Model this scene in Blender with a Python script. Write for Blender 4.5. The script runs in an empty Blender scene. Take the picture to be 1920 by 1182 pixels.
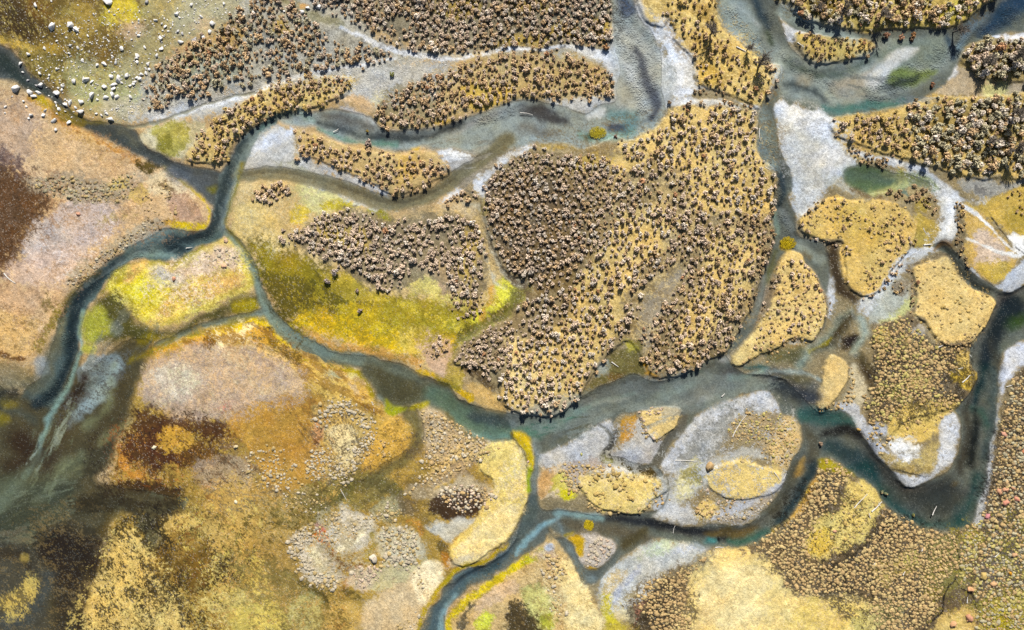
import bpy, bmesh, math, random
import numpy as np
rng = np.random.default_rng(7)
random.seed(7)
S = bpy.context.scene
COL = S.collection
R = math.radians

# ------------------------------------------------------------------ camera, sky, sun, exposure
# plan scale: ten photo pixels to the metre, photo centre at the world origin, photo top = north = +Y
CAM_H = 150.0
cam = bpy.data.objects.new('camera', bpy.data.cameras.new('camera'))
COL.objects.link(cam)
cam.location = (0, 0, CAM_H)
cam.data.sensor_width = 36.0
cam.data.lens = 18.0 / (96.0 / CAM_H)
cam.data.clip_start = 1.0
cam.data.clip_end = 9000.0
S.camera = cam
SUN_EL, SUN_AZ = 43.0, 5.0
W = bpy.data.worlds.new('World'); S.world = W; W.use_nodes = True
nt = W.node_tree
sky = nt.nodes.new('ShaderNodeTexSky'); sky.sky_type = 'NISHITA'; sky.sun_disc = False
sky.sun_elevation = R(SUN_EL); sky.sun_rotation = R(SUN_AZ)
bg = nt.nodes['Background']; bg.inputs['Strength'].default_value = 0.05
nt.links.new(sky.outputs[0], bg.inputs['Color'])
sl = bpy.data.lights.new('sun', 'SUN'); sl.energy = 5.0; sl.angle = R(0.5); sl.color = (1.0, 0.955, 0.89)
sun = bpy.data.objects.new('sun', sl); COL.objects.link(sun)
sun.location = (0, 60, 80)
sun.rotation_euler = (R(-(90 - SUN_EL)), 0, R(-SUN_AZ))
S.view_settings.view_transform = 'Standard'; S.view_settings.look = 'None'
S.view_settings.exposure = 1.06; S.view_settings.gamma = 1.0
GAIN = np.array([2.06, 2.02, 1.98], np.float32)                       # radiance of a level white surface after exposure: paint colours are divided by it
S.cycles.use_denoising = False
S.cycles.max_bounces = 5; S.cycles.diffuse_bounces = 2; S.cycles.transparent_max_bounces = 6
S.cycles.caustics_reflective = False; S.cycles.caustics_refractive = False

# ------------------------------------------------------------------ raster of the plan (photo pixels)
STEP = 1.25
xs = np.arange(-40, 1961, STEP, dtype=np.float32)
ys = np.arange(-30, 1213, STEP, dtype=np.float32)
NX, NY = len(xs), len(ys)
X0, Y0 = np.meshgrid(xs, ys)

def noise(scale, seed, sx=1.0, sy=1.0):
    """smooth noise of about unit range on the raster; scale in photo pixels"""
    r = np.random.default_rng(seed)
    gx, gy = scale * sx, scale * sy
    nx, ny = int((xs[-1] - xs[0]) / gx) + 5, int((ys[-1] - ys[0]) / gy) + 5
    L = r.uniform(-1, 1, (ny, nx)).astype(np.float32)
    def mat(c, g, n):
        t = (c - c[0]) / g + 1
        i = np.floor(t).astype(int); f = (t - i)
        M = np.zeros((len(c), n), np.float32)
        w = [-.5*f+f*f-.5*f**3, 1-2.5*f*f+1.5*f**3, .5*f+2*f*f-1.5*f**3, -.5*f*f+.5*f**3]
        for k in range(4): M[np.arange(len(c)), np.clip(i-1+k, 0, n-1)] += w[k]
        return M
    return mat(ys, gy, ny) @ L @ mat(xs, gx, nx).T
def fbm(scale, seed, octs=4, gain=.55):
    a, s, o = 1.0, 0, 0
    for k in range(octs):
        s = s + a * noise(scale / 2**k, seed + 13*k); o += a; a *= gain
    return s / o * 1.6
N_edge = fbm(26, 101, 5, .62)
N_patch = fbm(60, 202, 6, .66)
N_fine = fbm(7, 303, 3, .8)
N_rag = .50*N_patch + .42*fbm(22, 606, 4, .75) + .38*N_fine
N_bed = .7*N_edge + .5*N_patch
N_grain = rng.uniform(-1, 1, (NY, NX)).astype(np.float32)
N_stip = .75*N_fine + .55*N_grain
WX = X0 + 4.5*noise(46, 1) + 2.6*noise(17, 2) + 1.3*noise(6, 3)
WY = Y0 + 4.5*noise(46, 4) + 2.6*noise(17, 5) + 1.3*noise(6, 6)
VX = X0 + 2.2*noise(30, 11) + 1.3*noise(10, 12) + .6*noise(4, 15)
VY = Y0 + 2.2*noise(30, 13) + 1.3*noise(10, 14) + .6*noise(4, 16)

def tile_noise(seed, beta, n=1024):
    g = np.random.default_rng(seed); f = np.fft.fftfreq(n)*n; k = np.hypot(f[:, None], f[None, :]); k[0, 0] = 1e9
    a = np.fft.ifft2(np.fft.fft2(g.normal(size=(n, n)))*np.where(k < 4, 4, k)**-beta).real
    return (a/a.std()).astype(np.float32)
T_rough, T_soft = tile_noise(21, .78), tile_noise(22, 1.35)
def streak(T, px_unit, ang, stretch, ox=0):
    """grain drawn out along a direction: ang in degrees in the photo plane, one texel = px_unit photo pixels across the grain"""
    c, q = math.cos(R(ang)), math.sin(R(ang))
    u = ((VX*c+VY*q)/(px_unit*stretch)+ox).astype(int) % 1024; v = ((-VX*q+VY*c)/px_unit+ox*.7).astype(int) % 1024
    return T[v, u]
G_blot = streak(T_rough, 1.25, 0, 1, 100); G_blot2 = streak(T_rough, 1.25, 25, 1.6, 500)
G_flow = {a: streak(T_soft, 1.25, a, 5, 10*a) for a in (-62, -35, -12, 10, 30, 55, 80)}
G_blade = streak(T_rough, 1.25, 62, 1.9, 300); G_blade2 = streak(T_rough, 1.25, -40, 1.9, 700)
def pts(s): return np.array([[float(v) for v in p.split(',')] for p in s.split()], np.float32)
def smooth(P, closed=True, n=3):
    Q = []; m = len(P)
    for i in range(m if closed else m-1):
        g = lambda k: P[k % m] if closed else P[min(max(k, 0), m-1)]
        a, b, c, d = g(i-1), g(i), g(i+1), g(i+2)
        for t in np.arange(n)/n:
            Q.append(.5*((2*b)+(c-a)*t+(2*a-5*b+4*c-d)*t*t+(3*b-a-3*c+d)*t**3))
    if not closed: Q.append(P[-1])
    return np.array(Q, np.float32)
def win(P, pad):
    x0, y0 = P[:, :2].min(0) - pad; x1, y1 = P[:, :2].max(0) + pad
    i0, i1 = np.searchsorted(ys, [y0, y1]); j0, j1 = np.searchsorted(xs, [x0, x1])
    return slice(max(i0, 0), max(i1, 1)), slice(max(j0, 0), max(j1, 1))
def sd_poly(P, X, Y):
    d = np.full(X.shape, 1e9, np.float32); ins = np.zeros(X.shape, bool)
    for i in range(len(P)):
        (ax, ay), (bx, by) = P[i-1], P[i]
        ex, ey = bx-ax, by-ay; wx, wy = X-ax, Y-ay
        t = np.clip((wx*ex+wy*ey)/(ex*ex+ey*ey+1e-6), 0, 1)
        d = np.minimum(d, (wx-ex*t)**2+(wy-ey*t)**2)
        if ay != by:
            ins ^= ((ay > Y) != (by > Y)) & (X < ex*(Y-ay)/(by-ay)+ax)
    d = np.sqrt(d); return np.where(ins, -d, d)
def sd_line(P, X, Y):
    """P rows x, y, halfwidth"""
    d = np.full(X.shape, 1e9, np.float32)
    for i in range(1, len(P)):
        ax, ay, aw = P[i-1]; bx, by, bw = P[i]
        ex, ey = bx-ax, by-ay; wx, wy = X-ax, Y-ay
        t = np.clip((wx*ex+wy*ey)/(ex*ex+ey*ey+1e-6), 0, 1)
        d = np.minimum(d, np.sqrt((wx-ex*t)**2+(wy-ey*t)**2)-(aw+(bw-aw)*t))
    return d
def sd_shape(shape, pad, warp):
    """shape text: 'x,y x,y ...' polygon; 'L w x,y ...' stroke or 'L x,y,w ...'; 'E cx,cy,rx,ry,deg' ellipse"""
    A, B = (WX, WY) if warp else (VX, VY)
    if shape[0] == 'E':
        cx, cy, rx, ry, an = (list(map(float, shape[2:].split(','))) + [0])[:5]
        m = max(rx, ry)
        w = win(np.array([[cx-m, cy-m], [cx+m, cy+m]]), pad)
        c, s = math.cos(R(an)), math.sin(R(an))
        x, y = A[w]-cx, B[w]-cy
        return w, (np.sqrt(((x*c+y*s)/rx)**2+((-x*s+y*c)/ry)**2)-1)*min(rx, ry)
    if shape[0] == 'L':
        t = shape[2:].split()
        if ',' in t[0]: P = pts(shape[2:])
        else:
            q = pts(' '.join(t[1:])); P = np.column_stack([q, np.full(len(q), float(t[0]), np.float32)])
        P = smooth(P, False); w = win(P, pad + P[:, 2].max())
        return w, sd_line(P, A[w], B[w])
    P = smooth(pts(shape)); w = win(P, pad)
    return w, sd_poly(P, A[w], B[w])
def sstep(a, b, x):
    t = np.clip((x-a)/(b-a), 0, 1); return t*t*(3-2*t)
def lin(hexc):
    c = np.array([int(hexc[i:i+2], 16) for i in (0, 2, 4)])/255.
    return np.where(c <= .04045, c/12.92, ((c+.055)/1.055)**2.4).astype(np.float32)
def mask(shape, soft=4, brk=0, warp=True, nz=None, stip=0):
    w, d = sd_shape(shape, soft*1.6+abs(brk)*1.5+6, warp)
    if brk: d = d + brk*(N_rag if nz is None else nz)[w]
    if stip: d = d + stip*soft*N_stip[w]; soft = soft*(1-.3*stip)
    return w, sstep(soft, -soft, d)
# ------------------------------------------------------------------ rivers: outlines of the water, islets inside them, deeper runs
WATER = {
'nw': "-30,78 0,86 25,98 45,118 60,140 84,162 112,183 137,211 157,221 193,228 223,232 256,243 262,262 275,276 300,288 320,300 355,308 381,315 410,318 422,340 410,380 398,390 388,381 373,363 355,348 343,335 325,320 292,303 269,292 228,274 193,254 162,237 147,228 122,205 100,192 70,172 30,153 0,150 -30,150",
'trib': "L 3 240,238 292,229 330,215 380,198 430,184 480,171",
'junc': "416,320 432,300 442,275 455,252 478,236 505,228 520,222 516,236 490,246 476,268 462,300 449,325 437,351 429,389 424,414 421,440 396,457 380,440 395,415 398,390 408,350",
'west': "376,432 355,434 330,429 305,429 287,442 269,452 244,462 221,478 193,495 173,513 152,536 137,554 127,566 117,587 108,605 100,640 85,680 72,710 45,735 40,760 90,790 114,756 127,727 140,702 145,671 150,638 156,600 160,587 168,569 180,556 190,541 203,523 221,505 241,492 267,487 300,489 330,488 355,475 368,462 396,457 419,442 400,425",
'branch': "L 424,437,8 445,455,7 465,485,7 480,515,7 490,555,9 505,590,10 530,617,13 560,643,15 600,664,16",
'wbranch': "L 500,583,9 470,592,8 430,601,8 390,612,8 340,630,8 295,646,6",
'se': "574,645 597,653 622,657 642,664 673,668 698,667 721,676 759,684 779,694 792,704 817,714 843,724 858,745 886,757 916,767 960,777 960,823 944,826 924,828 886,813 861,795 835,778 810,767 792,757 772,762 746,767 729,772 708,745 693,722 678,702 670,690 632,686 602,681 580,668",
'conf': "950,775 980,778 1016,780 1041,779 1062,767 1082,747 1133,722 1163,709 1188,699 1214,712 1234,717 1257,712 1280,701 1300,694 1320,679 1341,671 1363,664 1370,678 1386,692 1401,683 1424,669 1450,660 1490,640 1516,646 1541,625 1551,602 1549,575 1552,545 1556,505 1552,465 1530,450 1503,445 1491,425 1491,401 1478,371 1486,351 1481,325 1470,300 1458,262 1452,215 1452,195 1465,182 1480,200 1493,188 1506,200 1524,210 1536,198 1552,213 1565,222 1592,216 1633,211 1663,201 1694,195 1719,190 1732,183 1770,160 1785,135 1797,115 1811,89 1846,72 1872,66 1893,60 1930,58 1960,58 1960,-40 1890,-40 1866,0 1846,10 1821,28 1795,51 1770,53 1745,56 1714,53 1668,56 1628,61 1592,58 1549,48 1516,43 1491,25 1470,13 1440,-12 1405,-40 1335,-40 1340,0 1350,30 1366,55 1391,72 1405,95 1440,117 1465,122 1465,137 1455,157 1440,178 1428,200 1422,228 1419,254 1419,277 1430,300 1450,315 1458,340 1452,363 1450,400 1450,440 1444,470 1432,510 1424,545 1410,580 1396,602 1370,645 1363,664 1380,690 1400,700 1432,700 1470,712 1500,740 1527,768 1541,773 1567,766 1584,772 1597,788 1607,808 1618,821 1638,846 1656,866 1676,887 1692,907 1714,913 1738,903 1770,887 1782,877 1795,854 1799,828 1800,803 1798,785 1790,772 1805,752 1821,732 1831,712 1831,699 1818,684 1818,658 1828,635 1843,615 1851,600 1864,578 1865,561 1846,549 1828,544 1816,539 1805,521 1795,500 1788,488 1778,478 1758,470 1750,462 1763,455 1778,456 1793,475 1808,495 1821,511 1836,521 1859,535 1882,549 1897,549 1920,536 1960,520 1960,630 1920,638 1894,651 1875,672 1871,707 1871,752 1866,798 1856,828 1854,870 1849,907 1843,923 1831,948 1831,966 1821,981 1793,991 1767,995 1739,989 1719,981 1694,966 1668,956 1656,940 1633,912 1597,891 1570,866 1540,858 1530,880 1526,897 1511,920 1498,948 1473,976 1440,1001 1407,1019 1386,1027 1356,1027 1336,1027 1315,1029 1292,1024 1270,1017 1247,1011 1226,1009 1195,1025 1170,1045 1145,1065 1125,1087 1110,1097 1093,1093 1083,1075 1065,1045 1046,1014 1031,1000 1018,1019 985,1041 960,1058 932,1075 922,1090 886,1100 866,1115 848,1133 835,1150 831,1215 783,1215 795,1161 810,1138 825,1123 828,1101 840,1093 856,1075 886,1065 911,1060 937,1044 962,1020 975,985 985,945 990,900 985,860 972,835 958,815",
'north': "1143,-40 1143,0 1148,15 1153,61 1150,84 1158,122 1160,147 1155,162 1153,188 1122,200 1097,213 1062,202 1023,193 990,189 960,189 917,206 896,213 876,218 856,228 810,240 759,244 721,241 708,234 696,220 673,212 645,206 622,203 590,208 569,216 540,210 520,220 533,232 556,239 589,241 617,259 642,267 673,270 696,273 721,282 759,283 795,277 823,282 850,278 890,285 930,285 960,280 998,267 1023,269 1062,272 1087,279 1112,277 1138,264 1153,256 1176,267 1201,254 1229,236 1240,223 1246,206 1245,190 1238,160 1242,130 1242,102 1232,79 1219,58 1204,43 1193,23 1191,0 1191,-40",
'old': "L 440,330,11 470,328,13 520,325,13 580,335,13 640,352,14 690,372,14 740,384,13 790,375,13 840,346,13 880,315,12 920,288,14 950,262,18",
'lake': "-40,740 20,738 60,745 105,760 120,700 150,660 160,700 230,640 285,640 270,700 245,765 222,830 208,870 185,905 300,925 350,938 320,968 230,965 195,1000 180,1060 155,1115 135,1220 -40,1220",
'side': "L 767,775,14 782,800,11 783,828,11 765,859,13 721,882,14 690,905,12",
'ponds': "E 1630,335,52,24,8",
'spond': "L 1740,345,6 1700,335,8 1660,330,8",
'drain': "L 1120,795,3 1140,810,4 1146,835,6 1130,858,9 1165,868,9 1205,885,10 1232,890,9",
'narrow': "L 1284,775,8 1275,800,9 1250,835,9 1225,880,9",
}
ISLES = {
'islet in the west of the conf': "1030,992 1046,1008 1080,1000 1094,985 1118,998 1148,1012 1156,1030 1140,1050 1120,1066 1094,1066 1084,1048 1076,1020 1060,1010",
'gravel a': "1011,853 1021,851 1044,841 1079,823 1112,803 1120,793 1143,788 1145,808 1150,835 1130,858 1165,868 1205,885 1240,893 1252,915 1245,945 1225,960 1181,962 1150,965 1112,965 1087,960 1056,957 1016,955 1008,930 1006,890",
'gravel b': "1146,800 1165,780 1188,773 1214,765 1247,760 1272,764 1281,780 1276,795 1258,815 1240,833 1215,872 1190,868 1160,862 1143,850 1150,825",
'gravel c': "1303,783 1328,765 1366,750 1404,737 1437,732 1455,750 1467,775 1495,785 1505,818 1500,841 1488,856 1478,880 1470,907 1450,938 1424,961 1407,981 1379,984 1336,984 1290,986 1252,981 1225,972 1250,945 1256,910 1240,890 1232,875 1244,850 1265,822 1297,793",
'grass b': "1527,768 1532,735 1540,705 1552,672 1570,667 1588,675 1600,700 1598,730 1580,755 1545,772",
'grass a': "1470,475 1481,470 1501,475 1508,495 1524,506 1536,528 1549,554 1552,574 1549,600 1541,623 1518,646 1487,640 1455,660 1424,668 1401,682 1386,690 1374,688 1368,676 1370,660 1388,645 1411,620 1425,580 1440,530 1455,500",
'grass d': "1463,33 1470,58 1486,89 1506,109 1526,122 1547,122 1582,114 1618,109 1638,99 1640,86 1623,74 1592,71 1567,68 1536,65 1503,60 1478,45",
'yellow reed': "958,815 972,812 990,822 1000,850 1000,880 992,880 985,850 975,835",
}
DEEP = [  # extra depth: metres, softness, outline
(.7, 8, "L 1560,690,8 1500,705,16 1420,700,14"), (.9, 12, "L 1530,790,22 1600,850,34 1680,930,34 1760,955,42 1830,950,22"),
(1.0, 10, "L 1832,930,12 1845,860,14 1840,780,16 1842,720,18 1852,660,20 1880,600,28 1920,570,38"),
(.5, 9, "L 950,795,16 1000,790,14 1050,785,14 1100,755,10"), (.6, 7, "L 1220,985,10 1300,1003,11 1370,1005,13 1450,980,13 1500,925,12 1520,880,14"),
(.7, 6, "L 965,1010,9 930,1055,8 880,1080,8 845,1105,7"), (.35, 9, "L 1180,-20,10 1195,60,12 1215,120,12 1228,180,9"),
(.45, 8, "L 1000,205,10 930,225,10 800,255,10 700,250,10 620,235,10"), (.6, 9, "L 540,220,8 490,235,9"),
(.35, 9, "L 1395,20,16 1430,80,14 1470,130,14 1540,150,16 1600,170,16 1690,180,9"), (1.0, 12, "L 1930,-10,26 1860,40,26 1800,80,18"),
(.7, 8, "L 1460,300,8 1470,340,9 1470,390,10 1490,440,12"), (.6, 9, "L 1580,560,11 1590,620,16 1570,650,18"),
(.7, 8, "L 1770,462,8 1800,510,9 1840,545,9 1880,570,14"), (.6, 7, "L 130,590,9 136,640,9 122,700,9 95,750,9"), (.5, 8, "L 420,400,11 395,440,13 340,455,13 270,470,10 200,515,11 150,570,12"),
(.5, 8, "L 800,730,24 880,780,24"), (.4, 10, "E 1635,335,34,12,8"), (.4, 8, "L 1080,760,10 1150,745,9 1230,730,11 1330,700,12 1380,705,8"),
]
# ------------------------------------------------------------------ ground and bed colours: (colour, softness, opacity, raggedness, outline)
PAINT = [
# ---- broad lands
('b0966b', 60, 1, 0, "-60,-60 980,-60 980,1240 -60,1240"),
('8e805f', 60, 1, 0, "980,-60 1990,-60 1990,1240 980,1240"),
# upper left meadow and boulder fan
('75612e', 20, 1, 10, "-60,-60 300,-60 330,40 300,120 200,190 120,190 60,140 30,95 -60,80"),
('45341a', 18, .85, 14, "E 30,40,60,38,20"), ('8a6222', 12, .6, 10, "E 82,22,30,16,30"), ('b39a4c', 14, .7, 12, "E 150,45,45,40,0"),
('c8b63c', 14, .95, 12, "E 235,25,36,34,0"), ('a89a35', 10, .8, 8, "E 285,28,22,20,0"), ('c9ab86', 12, .9, 10, "E 250,58,28,20,0"),
('a59a6d', 20, .95, 10, "280,-20 420,-20 400,40 330,90 270,160 240,230 180,225 120,190 160,150 230,110 270,60"),
('a8a282', 14, .9, 10, "330,20 400,-40 520,-40 470,10 420,50 340,80"), ('c3ab8e', 10, .6, 8, "E 385,48,24,16,0"),
('d0b052', 9, .85, 10, "L 0,78,9 30,84,7 60,96,6"), ('b8973a', 9, .8, 8, "E 105,95,24,10,10"), ('6d6431', 10, .7, 10, "L 40,104,9 80,110,9 110,118,8 140,100,7"),
('a3a572', 16, .8, 12, "130,120 190,120 260,170 230,215 170,205 120,160"), ('8a7a38', 10, .6, 12, "E 90,130,36,16,30"),
('bfb496', 14, .85, 9, "190,190 250,180 300,205 250,228 200,225"), ('c5cf8e', 9, .6, 8, "E 262,182,14,14,0"),
# gravel flats of the north
('b6b3a8', 18, 1, 12, "260,225 280,180 380,170 480,150 600,120 700,110 780,110 900,130 900,200 760,200 640,200 600,160 480,190 370,220"),
('a9a698', 14, .95, 8, "500,-40 620,-40 700,60 780,95 1150,90 1150,120 900,115 700,130 560,150 420,170 270,215 280,140 400,70"),
('c9cdd0', 9, .7, 10, "E 305,214,44,10,-12"), ('9da287', 14, .6, 12, "E 400,120,70,40,-20"),
('b3924f', 10, .9, 14, "E 420,75,42,22,-30"), ('b59a45', 9, .9, 10, "E 523,48,20,18,0"), ('a79a4d', 9, .6, 10, "E 350,120,26,14,-20"),
('8e8a6c', 7, .9, 4, "L 525,-8,7 560,15,9 600,35,9 640,48,7"), ('cf9a50', 4, .8, 3, "E 570,12,7,5,0"),
('8b836b', 20, .85, 14, "640,-30 1140,-30 1140,80 900,90 780,80 680,40"), ('ae9648', 10, .9, 12, "E 870,15,44,14,0"), ('b59a48', 9, .9, 10, "E 975,78,40,12,-6"), ('b59a48', 9, .9, 10, "E 1060,60,26,14,0"), ('c0a24c', 9, .9, 9, "E 1130,58,18,22,0"), ('a88f45', 9, .8, 9, "E 1010,12,50,14,0"),
('d6d9dc', 4, .95, 3, "L 640,52,3 690,75,4 740,95,5 790,105,5 840,112,5 900,104,4 960,95,4 1020,94,3 1060,88,3 1100,94,7 1140,108,9"),
('dadcdc', 5, .95, 3, "L 290,222,3 380,203,4 480,174,5 540,152,4 600,135,3 680,122,3 740,108,4"),
('cdd0d2', 10, .9, 7, "1075,92 1110,90 1145,100 1160,130 1160,170 1150,150 1120,115"), ('c6c8c6', 7, .8, 5, "1020,190 1080,180 1140,180 1155,190 1120,202 1090,210"),
('d1b184', 7, .9, 8, "618,185 650,178 700,190 702,205 680,212 650,200"), ('cfc795', 8, .6, 8, "E 712,185,14,14,0"),
('c8b070', 8, .95, 9, "355,300 370,265 410,225 470,185 550,152 655,145 650,175 600,198 530,215 480,233 440,265 420,305"),
('b8a06a', 12, .9, 12, "700,235 720,195 790,150 880,110 960,100 1080,105 1140,140 1150,165 1130,182 1010,187 930,195 870,215 790,240 740,242"),
('c9aa52', 7, .95, 9, "860,165 890,150 930,160 955,165 945,190 885,210 870,195"), ('8f8464', 9, .8, 10, "E 770,190,60,38,-15"), ('c8a652', 4, .95, 4, "E 833,232,20,6,-12"),
# west sliver islet of yellow
('b9b08c', 8, .95, 7, "258,252 300,235 360,225 385,240 360,275 345,302 310,290 275,272"), ('aaa14a', 8, .9, 9, "290,240 350,235 345,280 322,296 300,270"), ('85802e', 6, .8, 7, "E 310,268,14,14,30"), ('cfc6a4', 6, .9, 5, "E 278,262,16,12,20"),
# left peach slope
('c8aa80', 24, 1, 10, "-60,190 60,185 130,225 240,285 310,310 380,365 400,400 380,435 290,440 200,490 150,540 120,590 70,670 -60,680"),
('b09a86', 20, .8, 18, "E 25,250,50,55,0"), ('cda868', 20, .7, 18, "E 150,240,70,26,35"), ('b57f35', 9, .75, 10, "L 60,185,8 110,220,7 160,248,6 220,280,5 260,300,6"), ('c7a03c', 7, .8, 8, "E 80,195,20,12,30"),
('5c3d20', 30, .95, 22, "-60,300 20,310 80,340 100,365 80,400 60,440 40,480 10,505 -60,515"), ('6b4a24', 16, .6, 14, "E 55,430,30,50,20"), ('75605a', 14, .8, 14, "L -10,290,18 25,300,14 45,320,10"),
('c3b1a5', 14, 1, 14, "60,440 100,395 150,370 215,390 230,430 170,470 110,500 60,500 40,470"), ('c2b7ae', 11, .8, 10, "E 90,440,36,26,-20"), ('cdb4a2', 14, .8, 12, "40,490 130,480 200,470 170,500 130,530 60,540 10,520"),
('c9a87c', 9, .9, 8, "110,330 200,325 240,320 255,345 215,365 170,360"), ('a9977a', 10, .95, 10, "50,330 120,325 190,340 260,320 265,350 240,380 180,385 110,370 60,355"), ('cdb35e', 8, .8, 9, "E 225,345,26,14,-10"), ('d0b060', 8, .8, 9, "E 262,365,20,20,0"), ('b09a4a', 9, .7, 10, "E 215,412,26,9,-12"),
('d8c6a0', 8, .95, 9, "280,325 315,322 345,345 370,370 350,380 310,370 275,350"), ('5d4c14', 6, .95, 8, "258,300 300,300 305,318 285,324 265,318"), ('b29076', 8, .9, 8, "320,360 360,370 386,395 372,415 340,418 320,395"), ('6a5326', 6, .8, 7, "E 312,352,14,6,35"),
('d4b818', 5, 1, 4, "L 305,305,4 325,325,5 345,342,4 372,365,3 390,385,3 392,405,5 380,424,7 355,429,8 330,422,8 322,412,4"), ('c79a3a', 5, .9, 5, "E 318,415,12,8,-30"),
('b3a68c', 9, .9, 9, "225,450 260,425 300,410 310,425 290,440 245,462 200,490 160,520 130,530 150,500 190,475"),
('d2ab6c', 14, .9, 14, "-60,590 20,575 70,600 80,640 50,670 -60,680"), ('c7a27c', 12, .7, 12, "E 40,560,70,26,0"), ('7a6a3a', 8, .85, 9, "E 88,565,14,18,0"), ('8a7a2a', 8, .9, 9, "L 118,572,6 95,610,8 80,650,8"), ('6e4416', 5, .9, 5, "L -10,660,5 20,672,4 50,672,4"),
# middle meadow between the branch and the thickets
('c0a874', 14, 1, 8, "445,345 500,335 580,345 640,365 680,385 740,400 800,400 870,380 900,400 930,480 980,530 985,560 960,590 900,620 860,660 850,700 790,695 700,660 600,640 540,600 510,560 480,500 440,430"),
('cfb878', 9, .9, 8, "450,380 500,385 540,440 560,470 520,480 470,460 440,425"), ('c9c78a', 9, .8, 9, "560,340 640,358 640,395 590,398 560,375"), ('d2b840', 7, .9, 8, "550,395 580,385 580,420 555,425"), ('c59a58', 6, .8, 7, "E 560,432,9,9,0"), ('b8a92c', 8, .95, 9, "620,370 655,378 670,392 640,398 610,390"), ('8f8a1e', 7, 1, 5, "685,390 710,388 735,400 740,412 710,415 690,405"),
('cfcdbd', 7, .9, 6, "E 715,380,26,7,12"), ('c6cac9', 8, .8, 7, "L 640,352,3 700,395,2 600,345,7 560,330,8"), 
('685e16', 22, 1, 14, "475,450 540,465 600,490 660,520 720,560 780,555 850,575 930,570 985,545 990,530 970,590 900,620 850,650 700,620 600,600 540,600 500,560 480,500"),
('9f8922', 12, .85, 14, "480,460 530,470 580,490 600,520 560,525 510,505 490,485"), ('6a6021', 14, .8, 14, "500,520 570,530 590,570 560,590 520,575"), ('b5a03c', 12, .9, 14, "600,510 650,510 690,530 740,560 830,560 800,580 720,575 640,545"),
('d0ac16', 10, .95, 14, "550,600 600,575 640,590 660,570 690,580 700,610 760,625 830,620 860,640 840,665 760,660 690,655 630,640 580,625"), ('c2ab2c', 9, .9, 12, "E 700,600,60,22,10"), ('a89a30', 9, .85, 12, "700,560 800,570 870,590 880,610 800,620 720,600"), ('6b5d10', 8, .9, 8, "L 540,605,5 580,640,6 640,660,6 700,665,5 760,672,5"), ('cdb85a', 9, .8, 10, "E 780,640,30,22,0"),
('d1a054', 9, .85, 10, "L 570,625,4 620,645,7 680,658,7 740,666,6 790,680,4"), ('ccc06a', 8, .8, 10, "760,520 820,520 860,545 880,580 830,565 770,555"), ('c2a286', 8, .9, 8, "E 845,530,30,20,40"), ('d6d048', 9, .95, 9, "880,600 920,560 930,525 965,530 968,555 930,590 895,605"), ('cf9f4a', 6, .9, 7, "L 905,600,5 915,570,7 920,540,6"), ('7c7a38', 12, .9, 10, "960,530 1000,520 1000,560 965,600 900,640 870,650 840,690 830,680 850,640 900,610 950,585"),
('8b7d60', 10, .9, 10, "560,440 640,400 740,405 870,400 905,450 905,560 860,550 800,520 750,545 700,540 640,500 570,470"), ('bda558', 8, .9, 9, "600,420 650,425 690,440 690,475 660,480 610,450"), ('bfa455', 8, .8, 9, "E 880,480,16,60,10"), ('b29a74', 8, .9, 8, "780,500 830,490 850,530 820,520"),
('a9a48f', 5, .95, 4, "L 868,385,6 900,395,6 915,425,6 922,465,6 940,505,7 965,528,8 985,532,8"), ('ccc8b2', 6, .8, 5, "L 905,470,3 920,520,3 945,545,3"),
('c7a78a', 8, .9, 8, "790,640 820,625 845,640 845,700 815,700 800,670"), ('5b4a30', 9, .9, 8, "L 870,690,9 900,710,11 920,728,9"), ('c9a868', 9, .9, 9, "870,720 930,735 985,760 950,775 900,760"), ('c8a31b', 4, 1, 4, "L 790,695,4 830,712,5 850,730,7 880,752,5"), ('b09a38', 7, .8, 7, "E 850,700,14,40,10"),
# lower left lands
('a3863f', 24, 1, 14, "250,690 300,650 380,620 480,600 540,640 620,690 690,710 740,790 790,770 830,770 940,830 990,840 990,960 900,1060 820,1110 790,1220 130,1220 150,1120 200,980 210,860"),
('cbac86', 18, .95, 16, "270,680 340,650 420,640 520,650 570,690 580,730 520,760 440,790 360,800 290,770 260,720"), ('d4c8b0', 12, .9, 12, "E 335,715,46,40,10"), ('d2c9a8', 9, .8, 9, "E 345,712,30,28,20"), ('a4907c', 12, .7, 12, "L 280,745,14 340,765,14 400,770,14 440,750,12"), ('d88a78', 7, .6, 7, "E 430,766,14,7,-10"),
('d9a63c', 9, .95, 12, "L 300,665,5 350,635,10 420,625,13 480,620,16 520,640,12"), ('d8b81e', 7, .95, 9, "L 395,622,4 440,616,8 490,605,8 520,625,9 545,655,8 560,680,6"), ('f0dca4', 5, .95, 8, "L 420,640,6 460,625,7 480,615,4"), ('78520f', 6, .9, 8, "E 395,645,14,10,-50"), ('75580c', 6, .8, 7, "L 505,625,8 520,655,8 540,670,6"),
('c4a880', 7, .95, 7, "460,700 520,685 565,695 578,720 560,740 510,755 480,740"), ('d6b25c', 9, .9, 10, "560,680 620,690 670,710 700,750 660,760 620,750 590,735"), ('e6d79a', 5, .9, 7, "E 668,702,14,7,10"), ('9a9a7a', 7, .8, 7, "E 630,705,14,10,0"), ('e0c69a', 5, .8, 6, "E 665,725,20,6,50"), ('a59112', 6, 1, 5, "L 560,670,9 590,680,9 640,690,9 680,705,5 700,740,5"),
('94763a', 14, .9, 12, "480,790 540,750 600,740 590,790 580,850 520,860 480,830"), ('8f733c', 12, .8, 10, "500,860 570,850 560,900 500,910"), ('8e7f5c', 10, .6, 10, "E 515,770,14,34,35"),
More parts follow.
